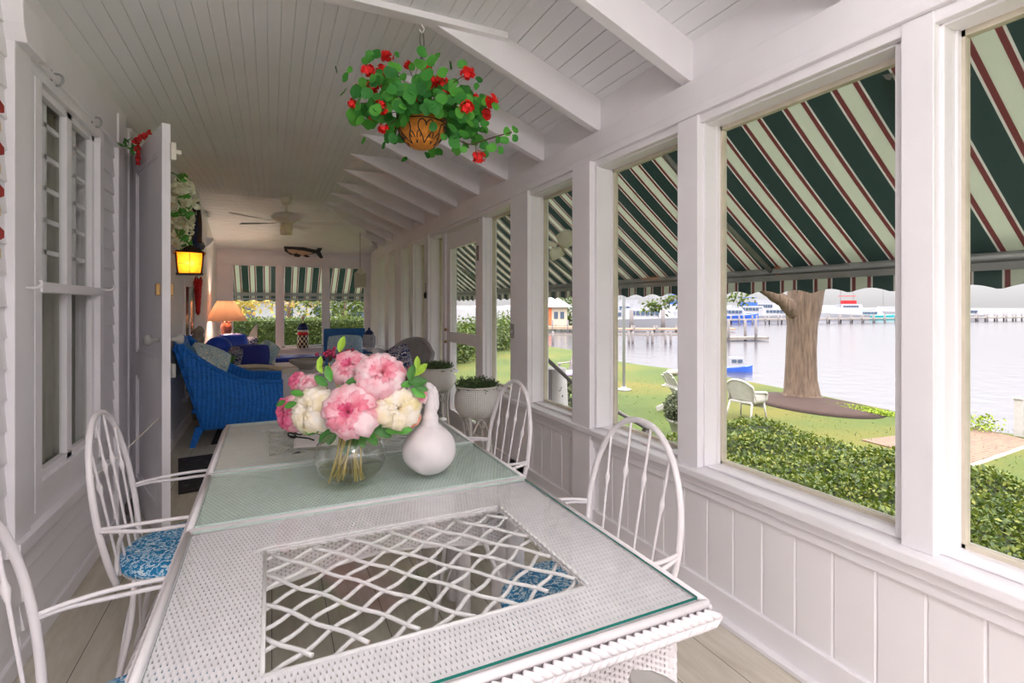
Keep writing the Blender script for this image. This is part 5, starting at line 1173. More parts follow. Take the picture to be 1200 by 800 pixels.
# anchor plaque
AB = onwall(229, 288, XL+0.03); an = thing('anchor_plaque', 'dark blue grey anchor with a rope loop hung on the far wall above the lantern', 'wall decoration', AB)
def aw_(px, py, x=XL+0.10): return onwall(px, py, x)-AB
MB().tube([aw_(230, 292), aw_(229, 252)], 0.05, 8).tube([aw_(224, 270), aw_(228, 285), aw_(234, 288)], 0.06, 8).build('shank', 'navy_dark', an)
MB().tube(smooth_path([aw_(226, 258, XL+.24), aw_(228, 238, XL+.24), aw_(231, 237, XL+.24), aw_(234, 260, XL+.24), aw_(234, 285, XL+.24)], 5), 0.02, 8).build('rope_loop', 'black', an)
# copper wall lantern
LB = onwall(222, 322, -0.66); ln_ = thing('wall_lantern', 'lit copper wall lantern with amber glass on the house wall', 'lantern', LB, R(8))
s = LB.x*S_+LB.y*C_; hw, ht = 13.5*s/600, 25*s/600
mb = MB()
for z0, z1 in ((0, 0.012),): mb.box(-hw, hw, -hw, hw, z0, z1)
for sx in (-1, 1):
    for sy in (-1, 1): mb.tube([(sx*hw*.85, sy*hw*.85, 0), (sx*hw, sy*hw, ht)], 0.007, 4)
mb.add([(-hw*1.2, -hw*1.2, ht), (hw*1.2, -hw*1.2, ht), (hw*1.2, hw*1.2, ht), (-hw*1.2, hw*1.2, ht), (0, 0, ht+.085)], [(0, 1, 4), (1, 2, 4), (2, 3, 4), (3, 0, 4), (3, 2, 1, 0)])
mb.ball((0, 0, ht+.09), 0.016, 8); mb.box(-hw*.9, hw*.9, -hw*.92, -hw*.9, ht*.49, ht*.505).box(-.003, .003, -hw*.92, -hw*.9, 0, ht)
lfr = mb.build('frame', 'amber_dark', ln_)
kA = NT('amber_glass'); _tr = kA.n('ShaderNodeBsdfTranslucent'); _tr.inputs[0].default_value = (1, .30, .03, 1); _t2 = kA.n('ShaderNodeBsdfTransparent'); _t2.inputs[0].default_value = (.9, .38, .08, 1); _mx = kA.n('ShaderNodeMixShader'); _mx.inputs[0].default_value = .4; kA.l(_tr.outputs[0], _mx.inputs[1]); kA.l(_t2.outputs[0], _mx.inputs[2]); kA.l(_mx.outputs[0], kA.o.inputs[0]); M['amber'] = kA.m
mb = MB(); q = hw*.92
mb.add([(-q*.92, -q*.92, .01), (q*.92, -q*.92, .01), (q*.92, q*.92, .01), (-q*.92, q*.92, .01), (-q, -q, ht), (q, -q, ht), (q, q, ht), (-q, q, ht)], [(0, 1, 5, 4), (1, 2, 6, 5), (2, 3, 7, 6), (3, 0, 4, 7)])
mb.build('amber_panes', 'amber', lfr)
MB().ball((0.02, 0, ht*.55), 0.02, 10, 1, 1, 1.3).ball((-0.02, 0, ht*.55), 0.016, 10).build('bulb', emis('warm_bulb', (255, 190, 110), 8), ln_)
wx_ = XL-LB.x+0.015
MB().tube(smooth_path([(0, 0, ht+.10), (0.03, 0, ht+.17), (0.0, 0, ht+.24), (-.10, 0, ht+.22), (wx_, 0.0, ht+.16)], 5), 0.009, 6).tube(smooth_path([(-.02, 0, ht+.10), (-.08, 0, ht+.12), (wx_, 0, ht+.10)], 4), .007, 6).box(wx_-.01, wx_+.01, -.05, .05, ht+.02, ht+.26).build('scroll_bracket', 'amber_dark', ln_)
lmp = bpy.data.lights.new('lantern_light', 'POINT'); lmp.energy = 5; lmp.color = (1, .55, .22); lmp.shadow_soft_size = .03; lo = bpy.data.objects.new('lantern_light', lmp); COL.objects.link(lo); lo.parent = ln_; lo.location = (0, 0, ht*.55)
# red chilies string
CBs = onwall(231, 324, XL+0.06); ch = thing('chili_string', 'string of glossy red chili peppers hanging below the lantern', 'wall decoration', CBs); 
mb = MB(); s = CBs.x*S_+CBs.y*C_
for k in range(130):
    q = k/130; z = -q*38*s/600; rr = (0.030*(1-q)+.006)*s/6; a = random.uniform(0, 6.28); p = Vector((rr*math.cos(a)*.8+.01, rr*math.sin(a), z)); mb.tube([p, p+Vector((0.01*math.cos(a), .01*math.sin(a), -.04)), p+Vector((0, 0, -.085))], [.008, .011, .002], 6)
mb.build('peppers', 'red', ch)['kind'] = 'stuff'; MB().tube([(0, 0, 0.05), (0, 0, -.3)], .004, 6).build('string', 'twig', ch)
# red berries above the open door
BB = onwall(163, 170, XL+0.10); br = thing('red_berry_swag', 'red berry swag pinned over the doorway above the open door', 'wall decoration', BB)
mb = MB(); s = BB.x*S_+BB.y*C_
for (a0, a1, n_) in (((-6, 4), (13, 15), 75), ((-2, 0), (-1, -24), 55)):
    for _ in range(n_):
        q = random.random(); px = 163+a0[0]+(a1[0]-a0[0])*q+random.gauss(0, 1.6*(1-.4*q)); py = 170-(a0[1]+(a1[1]-a0[1])*q)+random.gauss(0, 1.8*(1-.4*q)); mb.ball(onwall(px, py, XL+.10+random.uniform(-.03, .03))-BB, .009, 6)
mb.build('berries', 'red', br)['kind'] = 'stuff'
leaves('leaves', [tuple(onwall(random.uniform(146, 158), random.uniform(167, 175), XL+.08)-BB) for _ in range(14)], 0.05, 'leaf_dark', br)
# painted wooden fish string at the left edge
FB = onwall(-6, 210, XL+0.05); fs_ = thing('wooden_fish_string', 'column of red and cream carved wooden fish hung at the left edge', 'wall decoration', FB)
yy0 = FB.y
for k in range(4):
    z = onwall(0, 127+49*k, XL+.05).z-FB.z
    MB().prism([(-.20, .0), (-.12, .045), (-.02, .028), (.030, .012), (.030, -.012), (-.02, -.03), (-.12, -.045)], -.009, .009, 'yz').xf(Matrix.Translation((0, .012, z))).build('red_fish', simple('barn_red_wood', (168, 52, 44), .7), fs_)
    z2 = onwall(0, 150+49*k, XL+.05).z-FB.z
    MB().prism([(-.20, .0), (-.12, .035), (-.0, .024), (.020, .010), (.020, -.014), (-.0, -.026), (-.12, -.035)], -.009, .009, 'yz').xf(Matrix.Translation((0, .0, z2))).build('cream_fish', simple('cream_wood', (226, 206, 172), .7), fs_)
MB().tube([(0, -.1, .5), (0, -.1, -.6)], .004, 6).build('cord', 'twig', fs_)
# brass hook and cord holding the door
q0 = onwall(98, 565, XL+0.025)
dt = thing('door_tie_cord', 'thin white cord tied from a brass hook under the window to the open door', 'cord', q0)
e_ = Vector((-0.60, 3.62, 0.74))-q0
MB().tube(smooth_path([(0.02, 0, 0), e_*.5+Vector((0, 0, -.02)), e_], 6), 0.0028, 6).build('cord', 'cream', dt)
MB().tube([(-.015, 0, 0), (0.03, 0.02, 0.0)], .006, 6).ball((0.03, .02, 0), .008, 8).build('brass_hook', 'brass', dt)

# ================================================================ ceiling fan
fn = thing('ceiling_fan', 'white ceiling fan with thin blades and a small light at the far end', 'ceiling fan', (0.19, 7.9, 2.93))
MB().lathe([(1e-5, -0.10), (0.05, -0.10), (0.075, -0.05), (0.08, 0.0)], 20).build('canopy', 'cream', fn); MB().tube([(0, 0, -.09), (0, 0, -.22)], .014, 8).build('downrod', 'cream', fn)
fm_ = MB().lathe([(1e-5, -.37), (.08, -.37), (.12, -.345), (.19, -.31), (.20, -.275), (.15, -.235), (.06, -.215), (1e-5, -.21)], 28).build('motor', 'cream', fn)
MB().lathe([(1e-5, -.54), (.075, -.53), (.085, -.42), (.06, -.37), (1e-5, -.37)], 20).build('light_shade', simple('fan_light_glass', (238, 226, 190), .4), fm_)
for k in range(5):
    a = R(-6)+2*math.pi*k/5
    MB().add([(0.18, -.025, -.345), (0.30, -.05, -.345), (0.76, -.065, -.33), (0.78, 0, -.325), (0.76, .065, -.355), (0.30, .05, -.365), (.18, .025, -.355)], [(0, 1, 2, 3, 4, 5, 6)]).xf(Matrix.Rotation(a, 4, 'Z')).build('blade', 'greywood' if k in (2,) else 'paint', fn, solid=.008)
fll = bpy.data.lights.new('fan_light', 'POINT'); fll.energy = 0.02; fll.color = (1, .9, .78); fll.shadow_soft_size = .03; lo = bpy.data.objects.new('fan_light', fll); COL.objects.link(lo); lo.parent = fn; lo.location = (0, 0, -.46)
pl = thing('added_fill_lamp', 'added fill lamp with a round white glass bowl, unseen behind the camera', 'fill lamp', (0.35, -0.5, 2.92))  # unseen fill lamp, added behind the camera to brighten the porch interior
MB().lathe([(.10, 0), (.10, -.03), (.14, -.05), (.14, -.06), (.03, -.06)], 24).build('mount', 'paint', pl); MB().lathe([(.13, -.06), (.14, -.10), (.10, -.15), (1e-5, -.17)], 24).build('glass_bowl', emis('fill_lamp_glass', (255, 244, 230), 2), pl)
pll = bpy.data.lights.new('added_fill_light', 'POINT'); pll.energy = 19; pll.color = (1, .97, .97); pll.shadow_soft_size = .2; lo = bpy.data.objects.new('added_fill_light', pll); COL.objects.link(lo); lo.parent = pl; lo.location = (0, 0, -.42)  # added fill light hanging below the unseen bowl
# whale wall art
WB = Vector((0.0, 0, 0)); c = pt(356, 294, 9.55); 
wh = thing('whale_plaque', 'painted black and tan wooden whale mounted on the far hip boards', 'wall decoration', (c.x, c.y, c.z), 0); s = .0162
def shp(pts, k=s): return [((x-356)*k, (294-y)*k) for x, y in pts]
MB().prism(shp([(335, 290), (338, 288), (345, 287), (352, 287), (357, 290), (365, 291.5), (369, 292), (375, 287), (377, 288), (374, 294), (377, 301), (374, 302), (369, 296), (362, 298), (352, 300), (342, 299), (336, 295)]), -.02, .02, 'xz').build('body', 'black', wh, bevel=.004)
MB().prism(shp([(338, 293), (345, 293), (356, 294), (366, 296), (356, 300), (346, 299), (340, 296)]), -.028, -.0205, 'xz').build('belly', simple('tan_wood', (214, 180, 150), .7), wh)
MB().prism(shp([(344, 289), (346, 286.5), (349, 286), (352, 289)]), -.024, .024, 'xz').prism(shp([(345, 298), (348, 297), (353, 299), (351, 301.5), (346, 301)]), -.034, -.03, 'xz').prism(shp([(355, 300), (358, 298), (363, 300.5), (359, 301.5)]), -.034, -.03, 'xz').build('fins', 'black', wh)
# birdcage lantern hanging at far right corner
BC = pt(422, 337, 8.6); bc = thing('birdcage_lantern', 'small white wire birdcage hanging near the far right corner', 'birdcage', BC); s = 8.6/600; hw = 5.6*s; ht = 20*s
mb = MB().box(-hw, hw, -hw, hw, 0, .012).box(-hw, hw, -hw, -hw+.01, ht*.5, ht*.5+.012)
for k in range(7):
    for sg in (-1, 1): mb.tube([(-hw+2*hw*k/6, sg*hw, 0), (-hw+2*hw*k/6, sg*hw, ht*.85)], .005, 5).tube([(sg*hw, -hw+2*hw*k/6, 0), (sg*hw, -hw+2*hw*k/6, ht*.85)], .005, 5)
mb.build('wire_cage', 'cream', bc)
MB().add([(-hw, -hw, ht*.85), (hw, -hw, ht*.85), (hw, hw, ht*.85), (-hw, hw, ht*.85), (0, 0, ht*1.2)], [(0, 1, 4), (1, 2, 4), (2, 3, 4), (3, 0, 4), (3, 2, 1, 0)]).build('roof', 'cream', bc)
MB().box(-hw*.9, hw*.9, 0-.002, .002, .012, ht*.8).build('inner_panel', simple('cage_panel', (226, 222, 206), .7), bc)
MB().tube([(0, 0, ht*1.18), (0, 0, 2.62-BC.z)], .004, 6).build('hanging_wire', 'black', bc)
# wind bell on post, switch plate
o = MB().tube([(0, 0, .09), (0, 0, -.03)], .004, 6).lathe([(1e-5, -.11), (.02, -.10), (.024, -.06), (.014, -.03), (1e-5, -.02)], 12).build('post_bell', 'black', loc=pt(496, 338, 6.4)); o.location = (1.79, 6.42, 1.60); tag(o, 'small black bell hanging on the post left of the screened door', 'bell')
sw_ = thing('light_switch', 'white switch plate on the post right of the screened door', 'light switch', (1.808, 3.83, 1.19)); 
MB().box(-.008, 0.006, -.04, .04, -.06, .06).build('plate', 'white_plastic', sw_, bevel=.003); MB().box(-.018, -.008, -.006, .006, -.012, .012).build('toggle', 'white_plastic', sw_)

# ================================================================ seating group at the far end
def cushion(mb, c, sx, sy, sz, n=10, p=0.5):
    def f(u, v, top):
        a, b = (u-.5)*2, (v-.5)*2; h = (max(0, 1-a**4)*max(0, 1-b**4))**p
        k = 1-0.06*(a*a*b*b); return Vector((a*sx/2*(1-.05*b*b)*k, b*sy/2*(1-.05*a*a)*k, top*h*sz/2))
    o = len(mb.v)
    for tp in (1, -1): mb.grid(lambda u, v: f(u, v, tp), n, n)
    return mb
def pillow(name, label, c, sx, sy, sz, rot, mat, group=None, trim=None, cat='pillow', round_=False):
    from mathutils import Euler
    if round_: mb = MB().lathe([(1e-5, -sz*.32), (sx*.15, -sz*.45), (sx*.35, -sz*.5), (sx*.48, -sz*.3), (sx*.5, 0), (sx*.48, sz*.3), (sx*.35, sz*.5), (sx*.15, sz*.45), (1e-5, sz*.32)], 30)
    else: mb = cushion(MB(), (0, 0, 0), sx, sy, sz)
    o = mb.build(name, mat, loc=c); o.rotation_euler = rot; tag(o, label, cat, group)
    if round_: b_ = MB().ball((0, 0, sz*.34), .014, 8).build('button', mat, o)
    return o
# blue wicker armchair, facing +x
ba = thing('wicker_armchair', 'bright blue wicker armchair seen from its side near the open door', 'armchair', (-0.29, 6.28, 0), 0)
def side_prof(u, sg, v):
    x = -0.44+0.84*u; top = 0.60+0.46*max(0, 1-u*1.55)**1.7 + (0.02*math.sin(u*3)); xx = x - 0.13*max(0, 1-u*2.2)*(v-.15)
    z = 0.17+(top-.17)*v; return (xx+0.10*(1-v)*max(0, 1-3*u)+.0, sg*(0.40+0.02*math.sin(v*3)), z)
for sg in (-1, 1):
    MB().grid(lambda u, v: side_prof(u, sg, v), 24, 12).build('side_panel', 'wicker_blue', ba, solid=.025)
    rim = [side_prof(k/24, sg, 1) for k in range(25)]; MB().tube(rim, .024, 8).build('arm_rim', 'wicker_blue', ba)
MB().grid(lambda u, v: (-0.44-.13*(v-.15)+.10*(1-v), (u-.5)*.8, .17+(.90)*v*(1-.12*(abs(u-.5)*2)**3)), 14, 12).build('backrest', 'wicker_blue', ba, solid=.03)
MB().tube([(-.55, (k/14-.5)*.8, .17+.90*(1-.12*(abs(k/14-.5)*2)**3)) for k in range(15)], .024, 8).build('back_rim', 'wicker_blue', ba)
MB().grid(lambda u, v: (.40, (u-.5)*.8, .17+.20*v), 6, 4).build('front_panel', 'wicker_blue', ba, solid=.02)
MB().box(-.42, .38, -.38, .38, .34, .37).build('seat', 'wicker_blue', ba)
for x, y, dx in ((-.36, -.37, -.06), (-.36, .37, -.06), (.36, -.37, .02), (.36, .37, .02)): MB().add([(x-.03, y-.03, .2), (x+.05, y-.03, .2), (x+.05, y+.03, .2), (x-.03, y+.03, .2), (x+dx-.02, y-.02, 0), (x+dx+.03, y-.02, 0), (x+dx+.03, y+.02, 0), (x+dx-.02, y+.02, 0)], [(0, 3, 2, 1), (4, 5, 6, 7), (0, 1, 5, 4), (1, 2, 6, 5), (2, 3, 7, 6), (3, 0, 4, 7)]).build('leg', 'wicker_blue', ba)
mbc = cushion(MB(), 0, .72, .74, .16).xf(Matrix.Translation((0.02, 0, .45))); mbc.build('seat_cushion', 'sky_fabric', ba)
pillow('floral_pillow', 'pale blue floral pillow leaning in the blue wicker armchair', pt(242, 428, 5.55), .44, .44, .14, (R(78), R(25), R(20)), 'floral')
pillow('denim_pillow', 'dusty blue pillow against the back of the blue armchair', (-.74, 6.15, .80), .42, .42, .13, (0, R(75), 0), simple('denim', (70, 130, 176), .8))
# potted grassy plant, conical bottle shaped pillow etc.
gp_ = thing('grassy_plant', 'small spiky green plant in a white cup beside the floral pillow', 'potted plant', pt(266, 440, 5.9))
MB().lathe([(.03, 0), (.05, .08), (.045, .08), (1e-5, .07)], 16).build('pot', 'white_plastic', gp_)
mb = MB()
for _ in range(70):
    a = random.uniform(0, 6.28); l_ = random.uniform(.10, .22); t_ = random.uniform(.1, .9); mb.tube([(0, 0, .06), (l_*.5*math.cos(a)*t_, l_*.5*math.sin(a)*t_, .06+l_*.7), (l_*math.cos(a)*t_, l_*math.sin(a)*t_, .06+l_*(1.05-t_*.4))], [.005, .005, .001], 4)
mb.build('blades', 'leaf', gp_)
# rush tray / beige arm of a wicker sofa beyond, facing the room along the left wall
so = thing('wicker_sofa', 'whitewashed wicker sofa with rush arms along the house wall beyond the blue armchair', 'sofa', (-0.30, 8.25, 0))
MB().box(-.42, .38, -.95, .95, .12, .38).build('base', 'wicker_white', so, bevel=.02)
MB().grid(lambda u, v: (-.42-.08*v, -.95+1.9*u, .38+.50*v), 12, 5).build('backrest', 'wicker_white', so, solid=.04)
for sg in (-1, 1):
    MB().grid(lambda u, v: (-.42+.84*u, sg*.95+(v-.5)*.14, .64-.05*max(0, u-.6)**2*6-(abs(v-.5)*2)**2*.02), 14, 4).build('arm', 'beige', so, solid=.03)
    MB().box(-.40, .36, sg*.93-.03, sg*.93+.03, .36, .62).build('arm_panel', 'wicker_white', so)
cushion(MB(), 0, .76, 1.8, .17).xf(Matrix.Translation((0, 0, .45))).build('seat_cushion', 'navy', so)
for x in (-.36, .32):
    for y in (-.88, .88): MB().box(x-.03, x+.03, y-.03, y+.03, 0, .13).build('leg', 'wicker_white', so)
pillow('royal_blue_cushion', 'round royal blue satin cushion, leftmost on the sofa', pt(256, 409, 6.85), .34, .34, .16, (R(70), 0, R(30)), 'blue_satin', 'royal blue cushions on the sofa', round_=True)
pillow('royal_blue_cushion', 'royal blue cushion behind the bronze table lamp', pt(273, 404, 8.0), .42, .36, .15, (R(80), 0, R(10)), 'blue_satin', 'royal blue cushions on the sofa')
pillow('tufted_blue_cushion', 'big dark royal blue tufted cushion at the right end of the sofa', pt(293, 418, 7.3), .52, .36, .20, (R(82), 0, R(-8)), 'navy', 'royal blue cushions on the sofa', round_=False)
pillow('navy_print_pillow', 'navy and white patterned pillow beside the spiky plant', pt(274, 421, 6.6), .20, .34, .12, (R(80), R(10), R(-40)), 'navyprint')
pillow('navy_white_pillow', 'small navy and white pillow behind the tufted cushion', pt(289, 403, 8.4), .34, .24, .12, (R(80), 0, 0), 'navyprint')
pillow('aqua_pillow', 'pale aqua pillow edge behind the big tufted cushion', pt(311, 415, 7.9), .30, .42, .12, (R(80), R(35), 0), 'floral')
# rug
rg = thing('doormat', 'dark patterned mat on the floor between door and blue armchair', 'rug', (-0.28, 5.05, 0.0), R(8)); MB().box(-.42, .55, -.52, .52, 0.001, .012).build('mat', 'rugmat', rg, bevel=.004)
MB().box(-.22, -.10, -.16, -.10, .012, .014).box(-.16, -.12, -.18, -.08, .012, .0142).build('motif', 'linen', rg)
rg2 = thing('floor_rug', 'dark rug with a pale scroll border under the seating group', 'rug', (0.45, 6.9, 0)); MB().box(-1.0, .9, -.95, 1.6, .001, .010).build('pile', simple('dark_rug', (48, 42, 44), .95), rg2); MB().box(-.8, .7, -.8, -.76, .010, .012).box(-.8, -.76, -.8, 1.4, .010, .012).build('border', 'linen', rg2)
# side table with lamp
stb = thing('side_table', 'small round white side table under the bronze lamp', 'table', (-.64, 9.42, 0))
MB().lathe([(1e-5, .60), (.24, .60), (.25, .615), (.24, .63), (1e-5, .63)], 24).build('tabletop', 'paint', stb); MB().lathe([(.16, 0), (.15, .02), (.03, .06), (.03, .60)], 16).build('pedestal', 'paint', stb)
LBp = pt(263, 402, 8.15); 
la = thing('table_lamp', 'bronze urn table lamp with a peach empire shade at the far left', 'lamp', (-.66, 9.42, .63))
s = 8.15/600
dl = (-.66)*S_+9.4*C_; s = dl/600; zb = 1.4+(358-400)*s; off_ = zb-.63
def LZ(py): return 1.4+(358-py)*s-.63
lb_ = MB().lathe([(.07, 0), (.07, .02), (.03, .04), (.022, LZ(398)), (.03, LZ(396)), (.075, LZ(388)), (.085, LZ(383)), (.06, LZ(379)), (.03, LZ(377.5)), (.05, LZ(376)), (1e-5, LZ(375))], 20).build('base', 'copper', la)
mb = MB()
for k in range(7):
    a = 2*math.pi*k/7; mb.tube([(0, 0, LZ(379)), (.05*math.cos(a), .05*math.sin(a), LZ(376.5)), (.085*math.cos(a), .085*math.sin(a), LZ(378.5))], [.012, .012, .004], 5)
mb.tube([(0, 0, LZ(378)), (0, 0, LZ(360))], .01, 6); mb.build('leaf_collar', 'copper', lb_)
mb = MB(); r0, r1 = 23*s, 9.5*s
mb.grid(lambda u, v: ((r0+(r1-r0)*v**.85)*math.cos(2*math.pi*round(u*8)/8), (r0+(r1-r0)*v**.85)*math.sin(2*math.pi*round(u*8)/8), LZ(376)+(LZ(352.5)-LZ(376))*v), 8, 6, False)
kS = NT('lit_peach_shade'); kS.base(lin((214, 168, 140))); _tl = kS.n('ShaderNodeBsdfTranslucent'); _tl.inputs[0].default_value = lin((236, 178, 140)); _mx = kS.n('ShaderNodeMixShader'); _mx.inputs[0].default_value = .07; kS.l(kS.b.outputs[0], _mx.inputs[1]); kS.l(_tl.outputs[0], _mx.inputs[2]); kS.l(_mx.outputs[0], kS.o.inputs[0])
mb.build('lamp_shade', kS.m, la)
ll = bpy.data.lights.new('table_lamp_light', 'POINT'); ll.energy = 16; ll.color = (1, .78, .58); ll.shadow_soft_size = .05; lo = bpy.data.objects.new('table_lamp_light', ll); COL.objects.link(lo); lo.parent = la; lo.location = (0, 0, LZ(364))
MB().ball((0, 0, LZ(364)), .035, 10).build('bulb', emis('lamp_bulb', (255, 220, 180), 2), la)
# driftwood carving
dc = thing('driftwood_carving', 'grey weathered wood carving standing behind the blue armchair', 'ornament', (-.74, 7.05, .0)); 
for lab_, P_, r_ in (('lower_block', [(227, 408), (229, 398), (236, 400)], .07), ('upper_block', [(233, 398), (232, 388), (236, 386)], .055)):
    P = [pt(a, b, 6.3)-Vector((-.74, 7.05, 0)) for a, b in P_]; MB().tube(P, r_, 7).build(lab_, 'driftwood', dc)
b0 = pt(231, 405, 6.3)-Vector((-.74, 7.05, 0)); MB().tube([(b0.x, b0.y, 0), b0], .05, 7).build('post', 'driftwood', dc)
# model sailboat sail on the window ledge
ms = thing('model_sailboat', 'model sailboat with one cream sail on the far window ledge', 'model boat', (0, 0, 0)); q = pt(297, 404, 9.15); ms.location = (q.x, 10.53, .60); k = ms.location.x*S_+10.53*C_; s = k/600
ms.location.x = (q.x/q.y)*10.53
zt_ = 1.4-22*s-.60; zb_ = 1.4-47*s-.60
MB().prism([(-.16*1, zb_), (.06, zb_), (.06, zt_), (.03, zt_-.02), (-.05, zb_+.25)], -.006, .006, 'xz').build('sail', 'cream', ms); MB().tube([(.065, 0, 0.02), (.065, 0, zt_+.02)], .007, 6).build('mast', 'driftwood', ms)
MB().prism([(-.2, .08), (.22, .09), (.16, 0), (-.14, 0)], -.035, .035, 'xz').build('hull', 'navy', ms, bevel=.01)
# bench under the window with navy cushion
bn = thing('window_bench', 'white wicker bench with a dark blue seat pad under the middle far window', 'bench', (.42, 9.95, 0))
bs_ = MB().box(-.72, .55, -.30, .30, .36, .42).build('seat', 'paint', bn, bevel=.006); MB().box(-.70, .53, -.28, -.24, .16, .34).build('lattice_apron', 'weave_apron', bs_)
for x in (-.68, .5):
    for y in (-.26, .26): MB().box(x-.03, x+.03, y-.03, y+.03, 0, .36).build('leg', 'paint', bn)
MB().box(-.70, .52, -.30, .28, .42, .50).build('cushion', 'navy', bn, bevel=.02)
# lighthouse birdhouse
q = pt(355, 411, 9.6); lh = thing('lighthouse_birdhouse', 'checkered birdhouse with red band and blue dome on the far window ledge', 'ornament', ((q.x/q.y)*10.50, 10.52, .60)); s = ((q.x/q.y)*10.5*S_+10.5*C_)/600
k = NT('black_cream_checks'); vec, cq = k.xyz('Object'); an_ = k.math('ARCTAN2', cq[1], cq[0]); c1_ = k.math('FLOOR', k.math('MULTIPLY', an_, 2.55)); c2_ = k.math('FLOOR', k.math('DIVIDE', cq[2], .05)); k.base(k.mix(k.math('MODULO', k.math('ABSOLUTE', k.math('ADD', c1_, c2_)), 2.0), lin((30, 28, 34)), lin((236, 222, 190)))); M['checks'] = k.m
MB().lathe([(.10, 0), (.10, .24)], 20).build('checked_base', 'checks', lh); MB().lathe([(.10, .24), (.102, .30)], 20).build('red_band', 'red', lh); MB().lathe([(.10, .30), (.10, .34)], 20).build('cream_band', 'cream', lh)
MB().lathe([(.102, .34), (.095, .40), (.06, .45), (1e-5, .47)], 20).build('dome', 'navy_dark', lh); MB().tube([(0, 0, .46), (0, 0, .52)], .008, 6).ball((0, 0, .57), .032, 10, 1, 1, 1.5).build('finial', 'beige', lh)
# coffee table with white tray
ct = thing('coffee_table', 'white wicker coffee table with a solid side behind the bouquet', 'table', (.36, 7.05, 0))
MB().box(-.38, .62, -.32, .32, .545, .575).build('tabletop', 'paint', ct, bevel=.006); MB().box(-.36, .60, -.30, -.28, .06, .54).build('side_panel', 'paint', ct)
MB().box(-.36, -.34, -.30, .30, .40, .54).box(.58, .60, -.30, .30, .40, .54).build('lattice_apron', 'weave_apron', ct)
for x in (-.35, .58):
    for y in (-.29, .29): MB().box(x-.02, x+.02, y-.02, y+.02, 0, .545).build('leg', 'paint', ct)
q = pt(359, 430, 6.65); ty = thing('white_tray', 'white faceted tray bowl on the coffee table', 'bowl', (q.x, q.y, .575)); MB().lathe([(.09, 0), (.10, .03), (.15, .06), (.20, .09), (.21, .13), (.20, .13), (.10, .06), (1e-5, .05)], 8).build('bowl', 'white_plastic', ty)
# loveseat/blue chair with toile cushion facing the camera
lv_ = thing('blue_chair', 'blue framed chair with pale toile back cushion near the far right window', 'chair', (1.20, 9.35, 0), R(-90))
MB().box(-.34, -.30, -.36, .36, .10, .99).build('back_frame', simple('deep_sky_blue_paint', (16, 96, 168), .5), lv_, bevel=.02)
MB().box(-.34, .30, -.36, .36, .28, .34).build('seat', bpy.data.materials['deep_sky_blue_paint'], lv_, bevel=.01)
for sg in (-1, 1): MB().box(-.34, .30, sg*.35-.03, sg*.35+.03, .55, .59).box(.24, .30, sg*.35-.03, sg*.35+.03, 0, .56).box(-.34, -.28, sg*.33-.03, sg*.33+.03, 0, .3).build('arm', bpy.data.materials['deep_sky_blue_paint'], lv_)
cushion(MB(), 0, .48, .62, .14).xf(Matrix.Rotation(R(82), 4, 'Y')).xf(Matrix.Translation((-.22, 0, .64))).build('back_cushion', 'toile', lv_)
cushion(MB(), 0, .56, .62, .12).xf(Matrix.Translation((0, 0, .40))).build('seat_cushion', 'toile', lv_)
# ginger jar on a stand
js = thing('plant_stand', 'white plant stand carrying the blue and white jar', 'stand', (1.56, 9.25, 0)); MB().lathe([(.13, 0), (.12, .02), (.03, .05), (.03, .62), (.13, .645), (.13, .665), (1e-5, .665)], 18).build('stand', 'paint', js)
jr = thing('ginger_jar', 'blue and white lidded ginger jar by the far right corner', 'jar', (1.56, 9.25, .665)); kj = mk_print('blue_white_lattice', [(70, 84, 140), (220, 222, 228), (60, 76, 134), (200, 206, 220)], 60)
MB().lathe([(.09, 0), (.11, .03), (.115, .16), (.10, .21), (.07, .23), (1e-5, .23)], 22).build('body', kj, jr); MB().lathe([(.075, .23), (.08, .25), (.05, .29), (.02, .31), (.018, .34), (1e-5, .35)], 18).build('lid', 'navy_dark', jr)
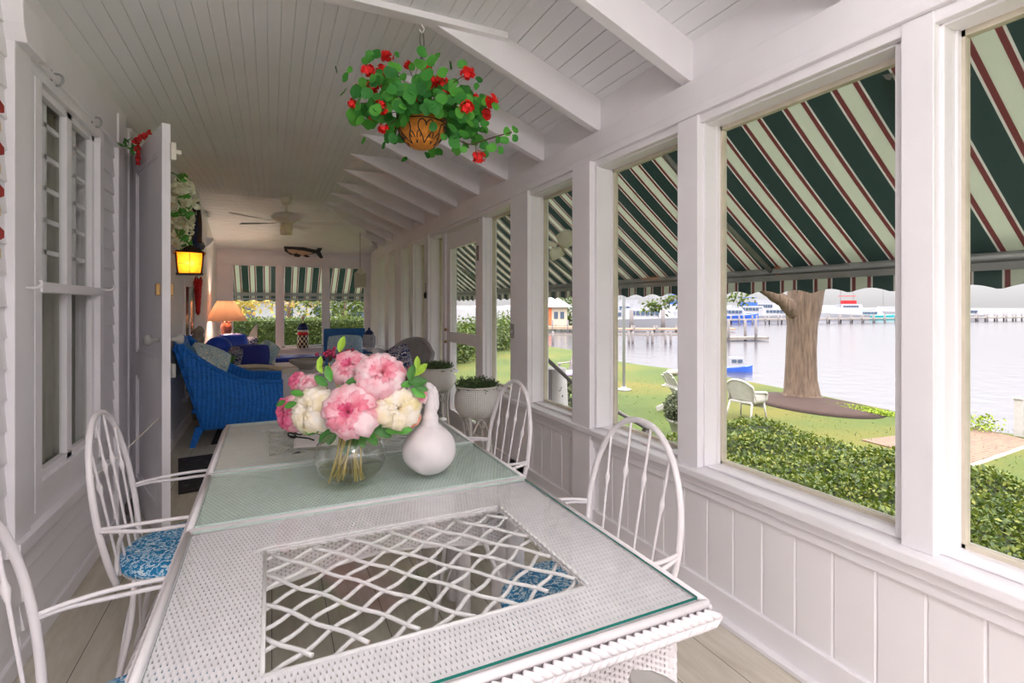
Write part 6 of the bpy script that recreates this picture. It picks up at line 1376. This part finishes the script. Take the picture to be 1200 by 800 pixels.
# shells on wire tray stand
wt = thing('wire_etagere', 'white wire plant table holding shells behind the bouquet', 'table', (1.12, 6.55, 0)); 
mb = MB()
for z in (.68, .78):
    mb.tube([(-.24, -.14, z), (.24, -.14, z), (.24, .14, z), (-.24, .14, z)], .006, 6, True)
for k in range(9): mb.tube([(-.24+.06*k, -.14, .68), (-.24+.06*k, .14, .68)], .003, 5).tube([(-.24+.06*k, -.14, .68), (-.24+.06*k, -.14, .78)], .003, 5)
mb.build('wire_tray', 'iron_white', wt)
for x in (-.22, .22):
    for y in (-.12, .12): MB().tube([(x, y, 0), (x, y, .68)], .008, 6).build('leg', 'iron_white', wt)
for k, (x, y, r_, lab) in enumerate([(-.16, 0, .045, 'leftmost'), (-.08, .05, .04, 'second from the left'), (0, -.03, .05, 'middle'), (.08, .03, .042, 'second from the right'), (.16, 0, .045, 'rightmost')]):
    mb = MB(); P = []; rr = []
    for j in range(30):
        a = j*.55; q_ = j/29; P.append(((.9-q_)*r_*.6*math.cos(a), (.9-q_)*r_*.6*math.sin(a), r_*.4+q_*r_*1.6)); rr.append(r_*.6*(1-q_*.9))
    mb.tube(P, rr, 8); o = mb.build('sea_shell', 'shell', loc=(1.12+x, 6.55+y, .69+r_*.3)); tag(o, 'pale spiral sea shell, %s on the wire table' % lab, 'shell', 'shells on the wire table')
# grey adirondack chair inside with navy shell pillow
wick_chair('porch_lounge_chair', 'grey rounded back lounge chair with a navy pillow by the right windows', (1.27, 5.95, 0), R(210), 'greywood', 1.08)
pillow('coral_pillow', 'navy pillow with white coral print on the grey lounge chair', pt(467, 420, 5.75), .28, .30, .10, (R(72), R(-18), R(-20)), 'navyprint')
# wicker planters
def planter(label, x, y, s=1.0):
    t = thing('wicker_planter', label, 'potted plant', (x, y, 0))
    bk_ = MB().lathe([(.09, .50), (.13, .515), (.172, .57), (.182, .62), (.178, .68), (.160, .735), (.164, .752), (.150, .752), (.14, .72), (1e-5, .71)], 60).build('basket', 'wicker_ribs', t)
    MB().tube([(.162*math.cos(2*math.pi*k/30), .162*math.sin(2*math.pi*k/30), .75) for k in range(30)], .009, 6, True).build('basket_rim', 'wicker_white', bk_)
    for k in range(4):
        a = math.pi/4+math.pi/2*k; c, s_ = math.cos(a), math.sin(a)
        MB().tube(smooth_path([(.13*c, .13*s_, .53), (.115*c, .115*s_, .35), (.15*c, .15*s_, .012)], 4), .013, 8).build('leg', 'wicker_white', t)
        a2 = a+math.pi/4; MB().tube(smooth_path([(.115*c, .115*s_, .36), (.10*math.cos(a2), .10*math.sin(a2), .50), (.115*math.cos(a+math.pi/2), .115*math.sin(a+math.pi/2), .36)], 4), .007, 6).build('brace', 'wicker_white', t)
    MB().lathe([(1e-5, .20), (.12, .20), (.12, .215), (1e-5, .22)], 20).build('shelf', 'wicker_white', t)
    pp = []
    for _ in range(1500):
        a = random.uniform(0, 6.28); r_ = math.sqrt(random.random())*.165; pp.append((r_*math.cos(a), r_*math.sin(a), .735+random.uniform(0, .075)*(1-.3*(r_/.17)**2)+.015*math.sin(9*a)))
    leaves('fern', pp, .028, 'fern_leaf', t, up=.2, aspect=.35); return t
planter('whitewashed wicker planter of green fern on legs, in front of the screened door', 1.50, 3.86)
planter('whitewashed wicker planter of green fern farther away, left of the screened door', 1.56, 5.15)
